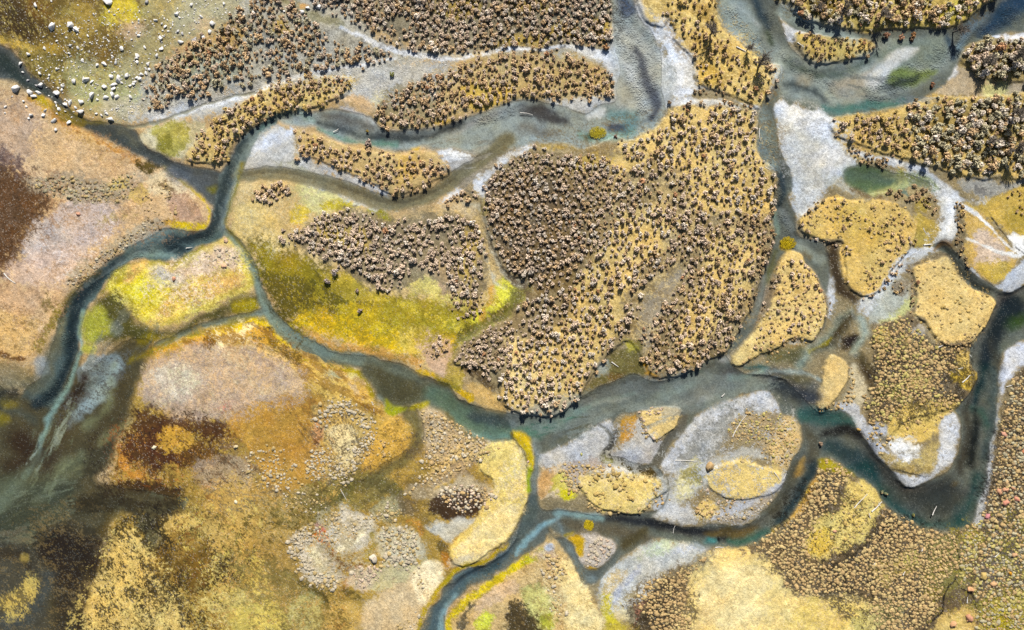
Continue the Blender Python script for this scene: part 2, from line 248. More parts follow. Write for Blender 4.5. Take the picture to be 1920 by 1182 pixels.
('56341a', 18, .9, 16, "250,770 300,770 370,790 420,800 410,830 350,820 330,870 260,880 215,880 230,820"), ('5a3208', 14, .8, 12, "300,800 380,820 420,850 380,880 310,870 270,840"), ('c59a3e', 5, .95, 12, "290,835 310,800 345,805 378,825 350,845 320,848"), ('c08a3c', 6, .9, 14, "L 228,840,7 235,880,11 265,895,8"), ('4a3414', 12, .95, 10, "150,930 210,905 280,900 350,930 330,938 250,940 190,950"),
('a8937a', 14, .7, 16, "380,860 460,850 480,920 420,960 370,910"), ('c4a258', 14, .9, 14, "370,920 430,905 480,930 480,1010 440,1080 390,1040 380,970"),
('d2b468', 9, 1, 16, "205,1010 240,990 280,1010 310,1050 340,1110 360,1180 350,1220 140,1220 155,1120 190,1050"), ('473a16', 8, .9, 26, "270,960 330,940 350,980 400,1000 420,1080 390,1120 330,1090 290,1040 265,1000"), ('caac60', 5, .85, 22, "E 350,1000,46,46,20"), ('4b3d18', 7, .85, 22, "E 400,1060,50,36,30"), ('c9b468', 7, .85, 20, "E 430,1120,44,28,0"), ('54481e', 7, .8, 20, "E 375,1165,24,20,0"), ('8a6a28', 9, .7, 14, "E 350,1050,60,60,0"),
('8c9a86', 8, .6, 12, "L 215,950,5 270,943,12 330,945,10 345,940,4"), ('6f6b4c', 9, .7, 14, "L 275,975,12 295,1010,10"),
('a3874a', 14, .8, 16, "480,960 540,980 570,1060 620,1100 600,1182 480,1220 430,1180 470,1100"), ('7d6c36', 12, .7, 16, "L 480,1040,14 540,1090,14 612,1130,8 615,1190,7"), ('5f5324', 6, .9, 6, "L 560,1095,5 598,1110,7 613,1135,6 612,1190,6"), ('5f5324', 8, .75, 10, "E 655,1115,26,10,-15"), ('c0bc78', 10, .5, 9, "560,1120 598,1125 604,1182 560,1190 535,1150"), ('c9b45a', 12, .9, 12, "440,1140 520,1130 540,1200 440,1210"),
('8a7c40', 14, .9, 10, "590,880 700,870 740,900 700,950 640,960 560,950 540,920"), ('6c6631', 10, .9, 9, "L 640,930,14 690,905,14 735,915,12 750,945,14"), ('b08d44', 12, .9, 12, "480,900 560,890 560,950 520,1000 480,980"), ('7a6f3a', 10, .7, 12, "E 560,950,60,36,0"),
('d27018', 5, 1, 4, "580,1005 612,985 618,1012 608,1022 585,1012"), ('bb6a35', 5, .8, 5, "L 612,1000,4 612,1025,3 630,1035,3"), ('c0868a', 6, .6, 6, "E 600,985,12,8,0"), ('7d5a34', 9, .85, 9, "L 610,1030,9 640,1062,9 680,1060,8"),
('c9bda6', 9, .95, 8, "545,1005 575,990 600,1025 625,1060 645,1090 630,1100 580,1090 555,1050"), ('e6dab0', 7, .95, 7, "L 582,1035,6 600,1060,8 612,1075,6"), ('c9c0ac', 8, .95, 7, "615,1000 640,950 660,960 700,970 700,1010 670,1035 630,1030"), ('efe2ba', 5, .95, 6, "L 638,1028,5 665,1015,7 680,1000,5"), ('c8c0a2', 8, .95, 7, "705,1000 730,985 775,990 790,1020 785,1050 740,1060 715,1040"), ('aaa47c', 8, .8, 8, "E 725,955,30,20,-20"), ('a3903f', 6, .9, 7, "L 690,1045,6 705,1020,5 700,1000,4"),
('bdb68c', 9, .8, 8, "700,1060 750,1055 800,1050 790,1075 730,1110 690,1100"), ('cdb89a', 9, .95, 7, "660,1070 700,1060 690,1100 650,1100"), ('d3b98c', 10, .95, 8, "690,1120 760,1090 800,1060 810,1130 780,1190 680,1200"), ('f2dfb2', 6, .95, 5, "770,1075 800,1050 828,1060 824,1095 808,1130 785,1130 778,1100"), ('c3a35a', 9, .8, 10, "E 640,1160,36,36,0"),
('c0a25e', 8, .95, 8, "590,760 640,745 690,770 700,800 690,850 650,890 600,900 575,870 585,810"), ('ddcb98', 8, .95, 8, "620,805 660,795 670,840 655,890 640,880 620,840"), ('c78c60', 7, .75, 8, "L 600,800,8 590,830,9 570,850,6"), ('c9a04a', 9, .95, 8, "700,760 740,770 770,800 765,850 720,875 680,880 690,830 705,790"), ('8a5a2c', 7, .8, 8, "E 575,845,20,7,-40"),
('c0aa86', 9, .95, 8, "790,775 830,770 880,805 940,830 900,860 860,880 800,860 790,820"), ('d3b574', 7, .95, 6, "805,890 850,840 890,845 870,880 830,915 800,915"), ('8f7d6a', 9, .7, 8, "E 850,885,60,14,-30"), ('b8a888', 7, .9, 7, "760,920 790,905 840,915 870,890 930,915 930,935 880,950 800,940"),
('452f1e', 7, .95, 9, "800,945 850,920 890,920 905,945 880,970 830,970"), ('7a6b52', 8, .8, 8, "E 765,950,20,16,30"), ('c08a3c', 6, .85, 7, "L 765,975,5 785,980,9 790,1000,6"), ('bcb9aa', 6, .95, 5, "797,980 870,970 890,975 860,1000 835,1020 810,1000"), ('6f5c2c', 6, .9, 7, "L 820,1025,8 845,1050,9"), ('b0782a', 5, .8, 5, "E 835,1050,9,14,-20"),
('dcc474', 6, 1, 6, "895,850 930,830 968,828 985,860 991,900 988,935 975,975 955,1010 920,1035 880,1060 852,1055 842,1030 865,1000 895,970 920,930 925,900 900,880"), ('e6d296', 5, .9, 5, "850,1030 900,985 940,950 975,960 950,1010 880,1055"), ('c9c0a8', 6, .7, 6, "E 870,1045,30,8,-25"),
('b39a16', 4, 1, 4, "L 962,1018,3 930,1040,4 900,1058,5 860,1068,5 840,1085,5 825,1105,3 808,1135,4 790,1160,5 785,1190,4"),
# south point between channel and the bottom
('c8ab74', 12, 1, 8, "1000,1030 1040,1010 1080,1060 1110,1130 1130,1220 840,1220 850,1140 900,1090 960,1065"), ('e3cf94', 6, .95, 6, "1040,1065 1075,1050 1090,1090 1110,1130 1130,1190 1060,1200 1060,1130 1040,1090"), ('c2c076', 8, .9, 8, "975,1105 1020,1100 1045,1150 1040,1190 1000,1190"), ('adb02a', 7, .8, 8, "E 1025,1165,16,20,0"), ('463a20', 9, .95, 8, "955,1135 985,1140 1010,1170 1010,1200 960,1200"), ('ceb08a', 8, .9, 8, "900,1110 960,1085 970,1110 930,1130 890,1160"), ('c9cc40', 7, .9, 6, "E 908,1165,16,20,20"),
('c9b418', 5, 1, 5, "L 990,1048,9 950,1072,8 905,1098,9 870,1130,9 845,1165,7 842,1190,8"), ('4c4a3e', 6, .85, 7, "L 880,1135,6 870,1165,8 868,1190,8"), ('aeb01c', 6, .9, 6, "E 1000,1045,28,7,-25"), ('b7c2d0', 5, .9, 4, "E 1033,1028,10,9,0"), ('c2a98c', 6, .9, 6, "L 1005,1040,5 1035,1045,10 1030,1060,8"),
# gravel and hummock isles south of the thicket
('b6b6b4', 7, 1, 5, "1005,860 1044,841 1079,823 1112,803 1143,788 1148,830 1130,858 1080,870 1030,880"), ('c9b591', 6, .95, 6, "1010,880 1050,865 1090,880 1110,905 1060,930 1010,925"), ('c29a62', 7, .9, 7, "1012,880 1035,875 1045,900 1020,928 1010,915"), ('c9bd50', 7, .8, 7, "E 1055,900,16,22,20"), ('c6bc1c', 5, .95, 4, "E 1068,928,13,8,15"), ('9aa195', 8, .7, 7, "E 1080,900,14,12,0"),
('a6988c', 7, .9, 6, "1050,870 1110,862 1150,875 1100,880 1080,905"), ('dcc478', 6, .97, 6, "1085,900 1100,885 1140,880 1180,882 1215,890 1248,905 1252,920 1225,938 1200,960 1170,962 1120,950 1095,930"),
('aaa8a8', 6, 1, 5, "1143,845 1170,838 1225,830 1240,835 1220,870 1195,866 1150,858"), ('c1bcb2', 7, .9, 6, "1170,800 1200,790 1225,830 1190,845 1165,840"), ('b98a30', 6, .95, 7, "1160,785 1190,782 1190,810 1170,830 1158,815"), ('d9bb78', 4, 1, 3, "1203,775 1225,766 1250,762 1275,765 1281,780 1270,800 1250,815 1228,825 1212,805"),
('b6b9bd', 7, 1, 5, "1244,862 1270,825 1300,785 1330,766 1404,738 1437,733 1455,755 1465,775 1420,770 1370,790 1330,830 1300,870 1260,890"), ('8f8f88', 14, .9, 8, "1310,800 1370,765 1430,760 1400,800 1350,840 1320,870 1270,870"), ('a3906c', 10, .9, 8, "1365,790 1400,770 1470,775 1500,800 1480,860 1440,850 1400,830 1370,830"), ('cbb07a', 6, .95, 6, "1440,830 1470,780 1500,790 1503,820 1490,850 1475,885 1450,870"), ('b9b8ae', 9, .9, 7, "1260,890 1320,870 1400,840 1430,860 1380,870 1300,930 1260,960 1230,965"), ('cfc58c', 8, .8, 8, "E 1290,905,18,40,20"), ('8a7f3a', 8, .7, 8, "E 1300,890,16,16,20"), ('dac27c', 8, .95, 10, "1325,900 1345,875 1385,865 1430,875 1465,890 1465,910 1430,930 1380,935 1345,925"), ('d6bd76', 5, .9, 4, "1305,950 1325,940 1345,955 1335,975 1310,972"), ('b7b9be', 7, .9, 6, "L 1330,975,5 1380,950,7 1440,930,7 1480,895,4"), ('a89a86', 7, .8, 6, "1345,970 1400,955 1430,935 1450,935 1420,965 1390,980"), ('c9c9c6', 7, .8, 6, "1228,945 1290,950 1310,980 1260,980"),
# bottom middle
('b5b6ae', 10, 1, 7, "1130,1080 1170,1050 1220,1015 1290,1020 1320,1040 1280,1060 1220,1080 1180,1110 1140,1150 1120,1120"), ('c2caa2', 8, .8, 7, "E 1240,1025,36,14,-20"), ('b4bccb', 7, .7, 6, "E 1280,1030,20,8,0"), ('c6b07e', 9, .9, 8, "1130,1100 1160,1070 1180,1075 1160,1110 1130,1125"), ('c4b832', 7, .9, 7, "L 1135,1120,9 1140,1150,10 1155,1185,14"), ('a3a6ae', 5, .9, 4, "L 1200,1070,6 1160,1110,7 1148,1140,4"), ('cfbe90', 7, .95, 6, "1150,1140 1180,1115 1200,1110 1180,1150 1155,1160"), ('7a684a', 14, 1, 10, "1180,1120 1240,1080 1290,1060 1300,1130 1295,1220 1150,1220 1190,1170"), ('b5785c', 7, .7, 7, "L 1205,1125,5 1195,1150,7 1185,1175,5"), ('4f4026', 9, .7, 9, "E 1225,1150,26,20,-20"), ('b8a34a', 10, .6, 8, "E 1170,1180,30,14,0"),
('bdb2a4', 5, .95, 5, "1094,1000 1118,998 1148,1012 1156,1030 1140,1050 1120,1064 1094,1064 1092,1030"), ('c49f18', 5, 1, 5, "1063,1010 1085,1003 1098,1015 1095,1040 1080,1035"), ('c29a1c', 4, .95, 4, "E 1108,1072,14,5,0"), ('c5aa1c', 4, .95, 3, "E 1104,985,9,9,0"),
# ---- thicket island
('968460', 14, 1, 8, "905,400 910,330 935,300 990,275 1040,285 1090,280 1150,260 1200,262 1240,225 1290,192 1340,190 1400,203 1420,225 1420,280 1440,310 1455,340 1450,400 1447,470 1430,520 1400,590 1370,650 1310,697 1270,707 1220,707 1200,665 1170,640 1120,690 1090,740 1060,772 1010,780 970,772 940,750 930,700 890,690 850,680 870,640 930,610 960,590 985,560 1000,520 960,520 930,480"),
('d9bc76', 10, .95, 16, "1170,270 1240,225 1290,195 1400,205 1420,240 1422,290 1440,320 1448,370 1440,420 1400,400 1340,390 1290,390 1280,330 1220,300 1160,330 1130,310"), ('d9bc76', 9, .9, 14, "1180,395 1270,405 1240,460 1190,520 1160,580 1150,640 1100,700 1080,750 1010,775 940,740 960,690 1000,650 1050,600 1080,540 1130,470"), ('d9bc76', 9, .9, 12, "1310,440 1400,440 1420,480 1400,540 1370,590 1330,640 1290,690 1270,640 1290,560 1320,510"), ('e2ca8a', 8, .95, 7, "960,630 1000,640 1010,690 980,740 955,720 950,660"), ('b99c50', 9, .8, 10, "E 1050,275,40,8,0"), ('c8aa55', 8, .8, 9, "E 1110,310,50,12,-20"), ('655642', 45, .85, 16, "915,330 1060,330 1100,420 1060,520 980,540 930,460"),  # last patch darkens the dense western ground to imitate shade between bushes
('9c917c', 9, .95, 8, "1215,555 1250,520 1275,510 1260,560 1230,620 1205,660 1195,630"), ('756c3c', 10, 1, 7, "1130,690 1170,645 1200,640 1200,670 1210,700 1160,712 1110,735 1085,745"), ('b6a83c', 7, .8, 7, "E 1180,650,14,10,10"), ('7d5f2a', 8, .7, 8, "E 1150,705,18,12,-20"), ('d09a30', 4, .9, 4, "L 1205,680,3 1215,700,5 1240,712,4"), ('9aa29a', 7, .7, 7, "E 1130,690,14,12,-40"),
# ---- upper middle isle and the grey isle between the arms
('bcbab2', 9, 1, 6, "440,325 470,262 500,245 545,240 560,270 600,310 650,340 700,370 640,350 580,332 520,322 470,325"), ('cfd3d8', 8, .9, 7, "L 470,285,9 500,268,10 530,258,9 545,245,6"), ('b5b29a', 9, .9, 8, "E 570,320,40,9,20"), ('bda46e', 8, .95, 9, "555,245 600,258 670,280 740,290 800,285 840,310 840,328 790,350 740,368 690,340 610,305 565,290"), ('c2a55c', 6, .9, 7, "L 565,285,8 590,262,6"), ('c4a55a', 7, .9, 7, "E 760,320,20,30,20"), ('c9a07a', 7, .8, 6, "E 810,322,22,8,0"), ('c2c4c4', 7, .9, 6, "L 600,312,4 660,335,6 700,356,6 730,372,4"), ('c99f1a', 4, 1, 3, "E 778,275,13,8,0"), ('5a4a36', 5, .8, 5, "E 748,279,14,6,5"),
('8b8372', 16, .95, 9, "830,260 900,225 960,205 1010,225 990,265 930,320 880,350 840,360 850,320"), ('d3d6d8', 6, .95, 6, "825,285 850,278 885,290 885,310 850,315"), ('cfd0cf', 8, .95, 7, "890,345 915,320 950,290 985,270 1000,280 960,300 920,330 905,370 895,365"), ('cfd2d6', 7, .9, 6, "L 835,372,5 855,362,8 830,378,4"), ('c3b08c', 7, .9, 7, "E 860,395,30,12,10"), ('a2945a', 7, .7, 7, "L 905,375,5 905,400,6"),
# ---- north isle, river flats
('d6bc7a', 8, 1, 7, "1195,-40 1200,20 1215,45 1240,52 1255,35 1265,55 1262,75 1280,95 1300,115 1300,140 1310,160 1350,175 1400,195 1425,203 1440,175 1458,150 1462,122 1440,118 1400,98 1380,78 1360,60 1345,30 1335,-40"), ('b4914e', 8, .8, 7, "E 1320,25,20,20,0"), ('cba850', 7, .9, 7, "E 1330,145,26,20,30"),
('c9cac8', 9, .95, 8, "1222,48 1258,38 1265,75 1290,100 1300,130 1300,165 1285,180 1262,190 1270,150 1265,112 1245,90"), ('9ea19c', 7, .9, 5, "1245,108 1265,115 1270,145 1262,170 1245,170 1238,140"), ('dfe2e4', 5, .9, 5, "L 1255,60,6 1262,110,5 1275,140,6 1265,175,8"), ('d5d8da', 5, .95, 4, "L 1265,175,6 1300,172,5 1340,180,3 1380,192,3 1420,205,4"), ('8d7f5e', 5, .95, 5, "1300,175 1330,172 1380,188 1405,205 1380,206 1330,190"),
('c9cbca', 7, .95, 5, "L 1250,200,4 1285,190,6 1330,195,4 1380,202,4"), ('d0d4d6', 6, .9, 5, "1095,212 1140,200 1135,215 1115,220"),
# upper right
('c4ac62', 9, 1, 7, "1450,-40 1480,12 1516,40 1590,56 1668,55 1745,55 1790,50 1846,8 1890,-40"), ('63521f', 10, .8, 10, "1515,-20 1570,-20 1570,30 1540,42 1520,20"), ('bcb044', 8, .8, 8, "E 1780,30,40,16,-20"),  # dark patch stands for tree shade, put into the turf colour
('bca45e', 7, 1, 6, "1488,70 1503,60 1536,64 1567,68 1592,71 1623,74 1640,86 1638,99 1618,108 1582,113 1547,121 1526,120 1506,107"), ('c3c5c6', 6, .95, 5, "1463,33 1480,50 1500,58 1495,68 1486,86 1472,60"), ('cbcdd0', 5, .9, 5, "L 1500,60,4 1530,63,5 1550,66,3"),
('9a8654', 10, 1, 8, "1797,115 1811,89 1846,72 1872,70 1960,75 1960,155 1884,155 1851,150 1821,135"), ('b09f82', 9, .95, 7, "1755,185 1775,155 1790,130 1805,128 1840,150 1870,155 1850,185"), ('c0bd84', 8, .9, 7, "1840,165 1870,152 1900,160 1890,182 1845,184"), ('a79a84', 8, .9, 7, "1890,155 1960,150 1960,185 1890,183"), ('cdced0', 7, .95, 6, "1868,68 1895,62 1960,62 1960,76 1890,76"), ('d8dadb', 5, .9, 4, "L 1798,112,3 1790,130,4 1772,152,3"),
('c8ac68', 8, 1, 7, "1556,222 1592,216 1633,211 1694,197 1732,186 1821,185 1960,184 1960,335 1871,335 1836,338 1795,328 1745,313 1700,298 1643,285 1592,265 1560,248"), ('9f8a50', 12, .7, 12, "E 1830,240,90,40,10"),
('c3c7c7', 10, 1, 7, "1452,195 1480,200 1524,212 1556,218 1558,250 1600,275 1660,300 1720,325 1760,340 1800,385 1800,400 1780,450 1730,480 1690,520 1640,590 1615,600 1615,560 1660,520 1700,480 1745,440 1760,400 1745,350 1680,335 1600,330 1560,350 1530,380 1500,410 1485,380 1490,340 1475,290 1458,250"), ('b5b7b3', 12, .8, 9, "1470,270 1520,255 1580,290 1560,340 1500,350"), ('dcdfe2', 6, .8, 6, "1460,190 1500,200 1550,215 1550,260 1500,240 1465,225"), ('a9a8a0', 5, .85, 4, "L 1500,300,2 1530,330,3 1560,345,2"), ('a8a89c', 9, .8, 7, "L 1530,345,9 1570,345,10 1600,360,6"), ('cfd1d2', 7, .9, 6, "1560,270 1600,300 1560,310 1590,330 1530,320 1520,290"), 
('b39a58', 6, 1, 5, "1560,252 1600,268 1650,290 1700,315 1690,322 1640,318 1600,295 1575,275"), ('8a7d5e', 5, .9, 6, "1610,300 1650,305 1690,318 1665,325 1625,318"),
('c9cdd0', 6, .95, 4, "L 1600,283,4 1660,300,5 1720,318,6 1760,345,12 1790,378,16 1778,410,18 1770,440,16 1740,462,9 1700,478,8 1670,510,9 1640,560,14"), ('e2e5e8', 4, .8, 4, "L 1740,330,2 1775,365,4 1785,400,4 1775,435,4"), ('9a9a94', 8, .9, 7, "1800,335 1870,340 1960,325 1960,345 1900,360 1850,370 1820,360"), ('6f6e6c', 6, .7, 6, "E 1838,357,12,7,10"), ('bcbcb8', 6, .8, 6, "E 1850,378,26,8,0"),
('bda252', 8, 1, 6, "1800,390 1830,380 1870,365 1920,345 1960,340 1960,470 1900,450 1870,420 1840,405"), ('a8913a', 9, .7, 9, "1890,400 1950,400 1950,450 1905,450"),
('c0a05a', 7, 1, 6, "1800,400 1815,385 1850,410 1890,450 1910,470 1895,500 1870,525 1840,520 1815,495 1800,470 1805,440"), ('cfb9a2', 8, .95, 8, "1820,440 1850,430 1890,465 1885,490 1850,505 1825,490"), ('c2a546', 6, .9, 6, "1830,495 1870,485 1895,495 1870,525 1845,518"), ('7c7157', 6, .9, 6, "L 1796,392,5 1798,430,4 1795,460,6 1805,490,6"), ('e7e5de', 3, .95, 2, "L 1800,385,4 1830,402,3 1855,425,2.5 1880,455,2.5 1912,478,2.5"), ('e9e6dd', 3, .95, 2, "L 1810,446,2.5 1840,460,2.5 1870,472,2.5 1900,476,4"), ('ecebe6', 5, .95, 5, "1890,445 1925,440 1960,450 1960,480 1915,478 1900,465"), ('e6e6e2', 4, .95, 4, "E 1905,475,10,5,10"), ('1c1a18', 2, .9, 1, "L 1.2 1858,408 1880,440 1912,472 1925,480"),
('bcc0c4', 7, .95, 6, "1810,500 1840,525 1870,535 1895,505 1930,485 1960,490 1960,520 1915,535 1890,549 1860,533"),
('9c8a60', 8, 1, 6, "1655,360 1690,340 1735,342 1745,375 1765,415 1750,415 1712,385 1675,376"), ('a8923f', 6, .8, 6, "E 1728,385,14,14,0"), ('7b6847', 5, .95, 5, "L 1605,352,7 1635,365,8 1652,372,5"),
('6b7f6f', 8, .9, 6, "L 1705,370,2 1690,350,5 1720,335,7 1755,350,7"),
('b09a4c', 7, 1, 6, "1712,400 1740,412 1758,422 1752,452 1728,465 1708,458"), ('d4b468', 5, 1, 5, "1498,412 1516,391 1547,374 1572,369 1597,376 1633,374 1668,381 1699,391 1714,412 1716,432 1709,452 1699,473 1679,495 1663,516 1651,539 1633,556 1613,554 1592,541 1585,523 1582,498 1580,473 1577,452 1554,455 1536,447 1506,437 1498,424"), ('cbac58', 7, .8, 8, "E 1610,430,60,36,30"),
('8a8068', 6, .95, 5, "L 1492,425,5 1510,445,6 1540,458,6 1575,462,5"), ('c9ced2', 6, .95, 5, "1508,450 1530,450 1535,465 1520,462"), ('cbccca', 7, .95, 6, "1525,505 1550,500 1560,540 1560,600 1552,575 1545,545"), 
('d9be7c', 4, 1, 3, "1468,478 1485,471 1501,477 1508,497 1524,508 1534,528 1545,556 1550,576 1546,600 1538,620 1518,640 1490,632 1460,650 1424,664 1400,680 1384,688 1372,684 1372,668 1392,645 1415,622 1430,590 1446,550 1456,510"), ('8c7b62', 6, .9, 6, "1425,560 1445,510 1462,520 1450,560 1425,600 1412,610"), ('8a7c64', 5, .8, 5, "L 1520,505,2 1540,540,3 1553,580,3"), ('b5b3ac', 5, .9, 5, "1480,640 1495,634 1512,645 1490,650"), ('d8ba7a', 4, .95, 3, "1553,668 1572,668 1586,680 1588,705 1575,735 1555,758 1535,768 1530,755 1540,715"), ('8f8468', 5, .95, 5, "L 1598,690,4 1590,735,5 1570,758,4"), ('c9bb98', 7, .95, 6, "1590,690 1605,685 1625,720 1620,760 1590,765 1570,760 1595,730"), ('bfc3ca', 7, .95, 6, "1565,765 1600,760 1625,795 1640,830 1625,835 1605,800 1585,775"),
('dabd7a', 5, 1, 5, "1712,503 1732,493 1770,482 1782,488 1795,511 1808,528 1826,544 1851,551 1865,566 1861,582 1851,600 1843,615 1826,640 1790,648 1755,640 1735,605 1712,590 1714,560 1712,530"), ('857660', 5, .95, 5, "L 1700,498,4 1708,530,4 1710,580,3"), ('77694e', 5, .9, 5, "L 1705,498,3 1735,488,4 1768,478,4"), ('b2b3a2', 8, .9, 7, "1620,600 1660,540 1690,520 1702,545 1690,590 1640,615"), ('c2c27a', 7, .8, 7, "L 1650,610,5 1690,585,8 1705,560,5"), ('8a7b62', 6, .9, 6, "E 1688,535,12,12,0"),
('75654a', 10, 1, 6, "1633,620 1660,605 1710,590 1750,640 1825,645 1818,680 1830,700 1820,735 1795,765 1700,790 1640,800 1622,760 1640,700"), ('cdb064', 6, .9, 6, "1635,625 1662,620 1668,655 1650,660"), ('cdb064', 6, .9, 6, "1690,635 1708,628 1710,645 1695,645"), ('c7bda9', 6, .7, 6, "E 1720,620,16,8,0"), ('d0b262', 5, .95, 5, "1788,665 1815,662 1818,690 1800,700 1785,690"), ('cfae44', 5, 1, 5, "1770,695 1810,695 1831,702 1828,718 1815,732 1785,712"), ('c9aa66', 6, .85, 6, "E 1720,715,22,18,0"), ('a8a04a', 7, .6, 8, "E 1670,735,30,16,20"),
('d4b866', 9, .95, 12, "1663,790 1694,762 1719,753 1790,750 1795,768 1770,783 1760,806 1745,823 1719,834 1690,825 1666,820"), ('b9bcc2', 6, 1, 5, "1630,800 1660,800 1665,825 1700,840 1690,870 1660,870 1640,850 1620,820"), ('8f8262', 5, .9, 6, "L 1635,825,5 1660,825,7 1670,845,5"), ('b8a468', 7, .95, 7, "1650,850 1690,860 1720,850 1760,830 1760,870 1740,890 1690,880"), ('dcdcd6', 8, .9, 9, "1675,828 1720,830 1730,850 1705,862 1685,850"), ('c6c8ca', 6, 1, 5, "1770,785 1790,775 1798,800 1796,830 1790,860 1760,885 1730,905 1705,916 1685,900 1670,885 1700,890 1740,890 1760,850 1765,815"), ('a38c52', 5, .9, 5, "L 1665,865,3 1700,884,5 1740,882,5"), ('1d2020', 2, .8, 1, "L 1 1675,882 1700,885 1730,893 1742,893"),
# right bank, tussock land: ground darkened to put gap shade between the tussocks
('6f5f45', 14, 1, 7, "1875,790 1890,720 1920,690 1960,670 1960,1220 1640,1220 1600,1120 1480,1120 1440,1060 1320,1040 1440,1010 1500,955 1530,890 1560,868 1640,920 1670,960 1740,992 1795,995 1830,970 1850,910 1860,830"), ('c6cad2', 6, 1, 5, "1874,700 1885,665 1905,648 1960,630 1960,668 1905,690 1880,725 1877,760 1872,740"), ('b5b6b6', 6, .95, 5, "L 1872,760,4 1862,810,6 1856,860,8 1850,915,8 1838,955,9 1835,975,8"), ('6c6356', 12, .7, 10, "1860,960 1920,980 1960,1060 1900,1100 1840,1060"), ('c0a04a', 5, .8, 6, "E 1600,875,20,10,20"), ('a39316', 5, .9, 5, "1533,862 1550,862 1590,880 1605,895 1570,885 1540,885"), ('c8a818', 4, 1, 4, "L 1520,905,3 1510,925,5 1492,950,5 1470,975,5 1448,992,3"), ('c59a4a', 6, .85, 6, "L 1530,900,4 1505,945,6 1470,985,5"),
('d8c272', 9, .95, 12, "1587,907 1613,902 1633,912 1652,940 1654,958 1635,996 1613,1019 1582,1037 1554,1052 1529,1050 1514,1029 1516,1004 1542,966 1572,948"), ('d0b045', 7, .8, 8, "E 1540,1020,22,26,30"), ('bfa75a', 8, .9, 8, "E 1705,1055,26,20,-20"), ('c9b964', 6, .9, 6, "E 1710,1045,12,14,0"), ('bda55a', 8, .85, 8, "E 1655,1070,16,22,-30"),
('e6cc84', 9, .97, 12, "1290,1072 1325,1057 1330,1039 1351,1027 1391,1029 1420,1034 1445,1050 1460,1080 1475,1105 1500,1118 1540,1122 1580,1117 1610,1112 1630,1130 1642,1150 1642,1220 1288,1220 1288,1120"), ('efdca4', 12, .6, 14, "1330,1060 1420,1060 1440,1140 1380,1190 1310,1160"), ('d5bb62', 12, .7, 14, "1500,1130 1600,1130 1620,1190 1480,1190"),
('8f8648', 14, .8, 12, "1740,1010 1800,1010 1810,1090 1760,1110 1740,1060"), ('a39632', 9, .8, 10, "E 1828,1010,22,16,0"), ('a89a3a', 16, .8, 14, "1840,1120 1960,1100 1960,1220 1840,1220"), ('b5a626', 9, .8, 10, "E 1880,1165,30,26,0"), ('cfb26a', 9, .95, 9, "1740,1190 1770,1155 1810,1140 1830,1150 1825,1200 1740,1200"), ('6f6354', 9, .7, 9, "1830,1060 1900,1050 1920,1100 1860,1120"), ('a3a062', 10, .6, 12, "E 1640,1160,60,30,-30"),
('17110c', 2, .95, 1.5, "L 1.5 1780,1000 1790,1025 1799,1045 1801,1068 1790,1085 1776,1102 1768,1120 1764,1145 1755,1160 1740,1172 1728,1185"), ('17110c', 2, .8, 1.5, "L 1 1790,1087 1805,1105 1822,1115 1828,1135 1838,1150"), ('c2beb0', 3, .5, 4, "L 2 1915,1030 1880,1062 1860,1070"),
# ---- river beds
('BED', 0, 0, 0, ''),
('5d6262', 6, 1, 3, 'W:nw'), ('8d8b76', 4, .85, 3, 'W:trib'), ('6d7b7c', 5, 1, 2, 'W:junc'), ('5b6e70', 5, 1, 2, 'W:west'), ('75857c', 4, .9, 2, 'W:branch'), ('7f8c80', 5, .9, 3, 'W:wbranch'), ('6e7262', 8, 1, 3, 'W:se'), ('6c716a', 5, 1, 2, 'W:conf'), ('9aa3a2', 7, 1, 3, 'W:north'), ('7f7a60', 8, .95, 3, 'W:old'), ('78724a', 9, .75, 6, 'W:side'), ('5f7452', 7, 1, 4, 'W:ponds'), ('7f8562', 7, .9, 4, 'W:spond'), ('66645c', 5, .9, 3, 'W:drain'), ('6b675c', 4, .9, 3, 'W:narrow'), ('5c563e', 14, 1, 6, 'W:lake'),
# nw stream
('33403c', 9, .9, 8, "L -20,110,16 20,130,14 50,160,9 80,172,6"), ('474e50', 6, .9, 4, "L 100,188,4 150,228,8 220,258,11 290,292,11 340,325,12"), ('6d6f62', 8, .8, 6, "L 225,245,8 255,262,6"), ('5f6670', 8, .7, 7, "L 330,325,14 380,350,18"), ('7d7a1c', 5, .9, 4, "E 396,358,8,6,0"), ('8a7d1a', 5, .8, 6, "L 135,210,3 160,228,3 195,232,2"), ('9c8a1a', 5, .95, 6, "E 78,192,14,9,40"), ('7a6a1a', 5, .9, 5, "L 100,205,8 130,222,7 155,235,4"), 
# junction and west river
('39474c', 6, .9, 4, "L 455,262,6 438,300,8 420,345,9 408,400,11 392,435,10"), ('8a9c9a', 5, .85, 4, "L 452,310,4 438,350,5 428,400,4 420,425,3"), ('2f3f45', 6, .9, 4, "L 385,440,6 350,447,8 320,455,12 350,468,6"), ('7d9290', 5, .9, 4, "L 345,436,4 310,436,7 280,455,6 240,472,4"), ('8aa3a0', 5, .7, 4, "L 265,480,3 300,476,4 330,480,3"), ('2a3a42', 6, .95, 3, "L 230,488,5 190,512,8 160,545,10 142,580,10 134,620,9 130,650,9 118,700,8 95,735,9 70,755,8"), ('86a6a4', 4, .9, 3, "L 158,585,2 152,630,4 144,675,4 130,720,4 112,750,5 95,775,6 80,815,6 68,850,7 50,890,8"), ('8b8460', 6, .7, 5, "L 118,600,4 108,640,6 90,690,6"), ('66685a', 8, .7, 8, "L 105,640,10 90,690,14 60,720,16"), ('8b98a0', 6, .75, 9, "E 75,690,14,20,20"),
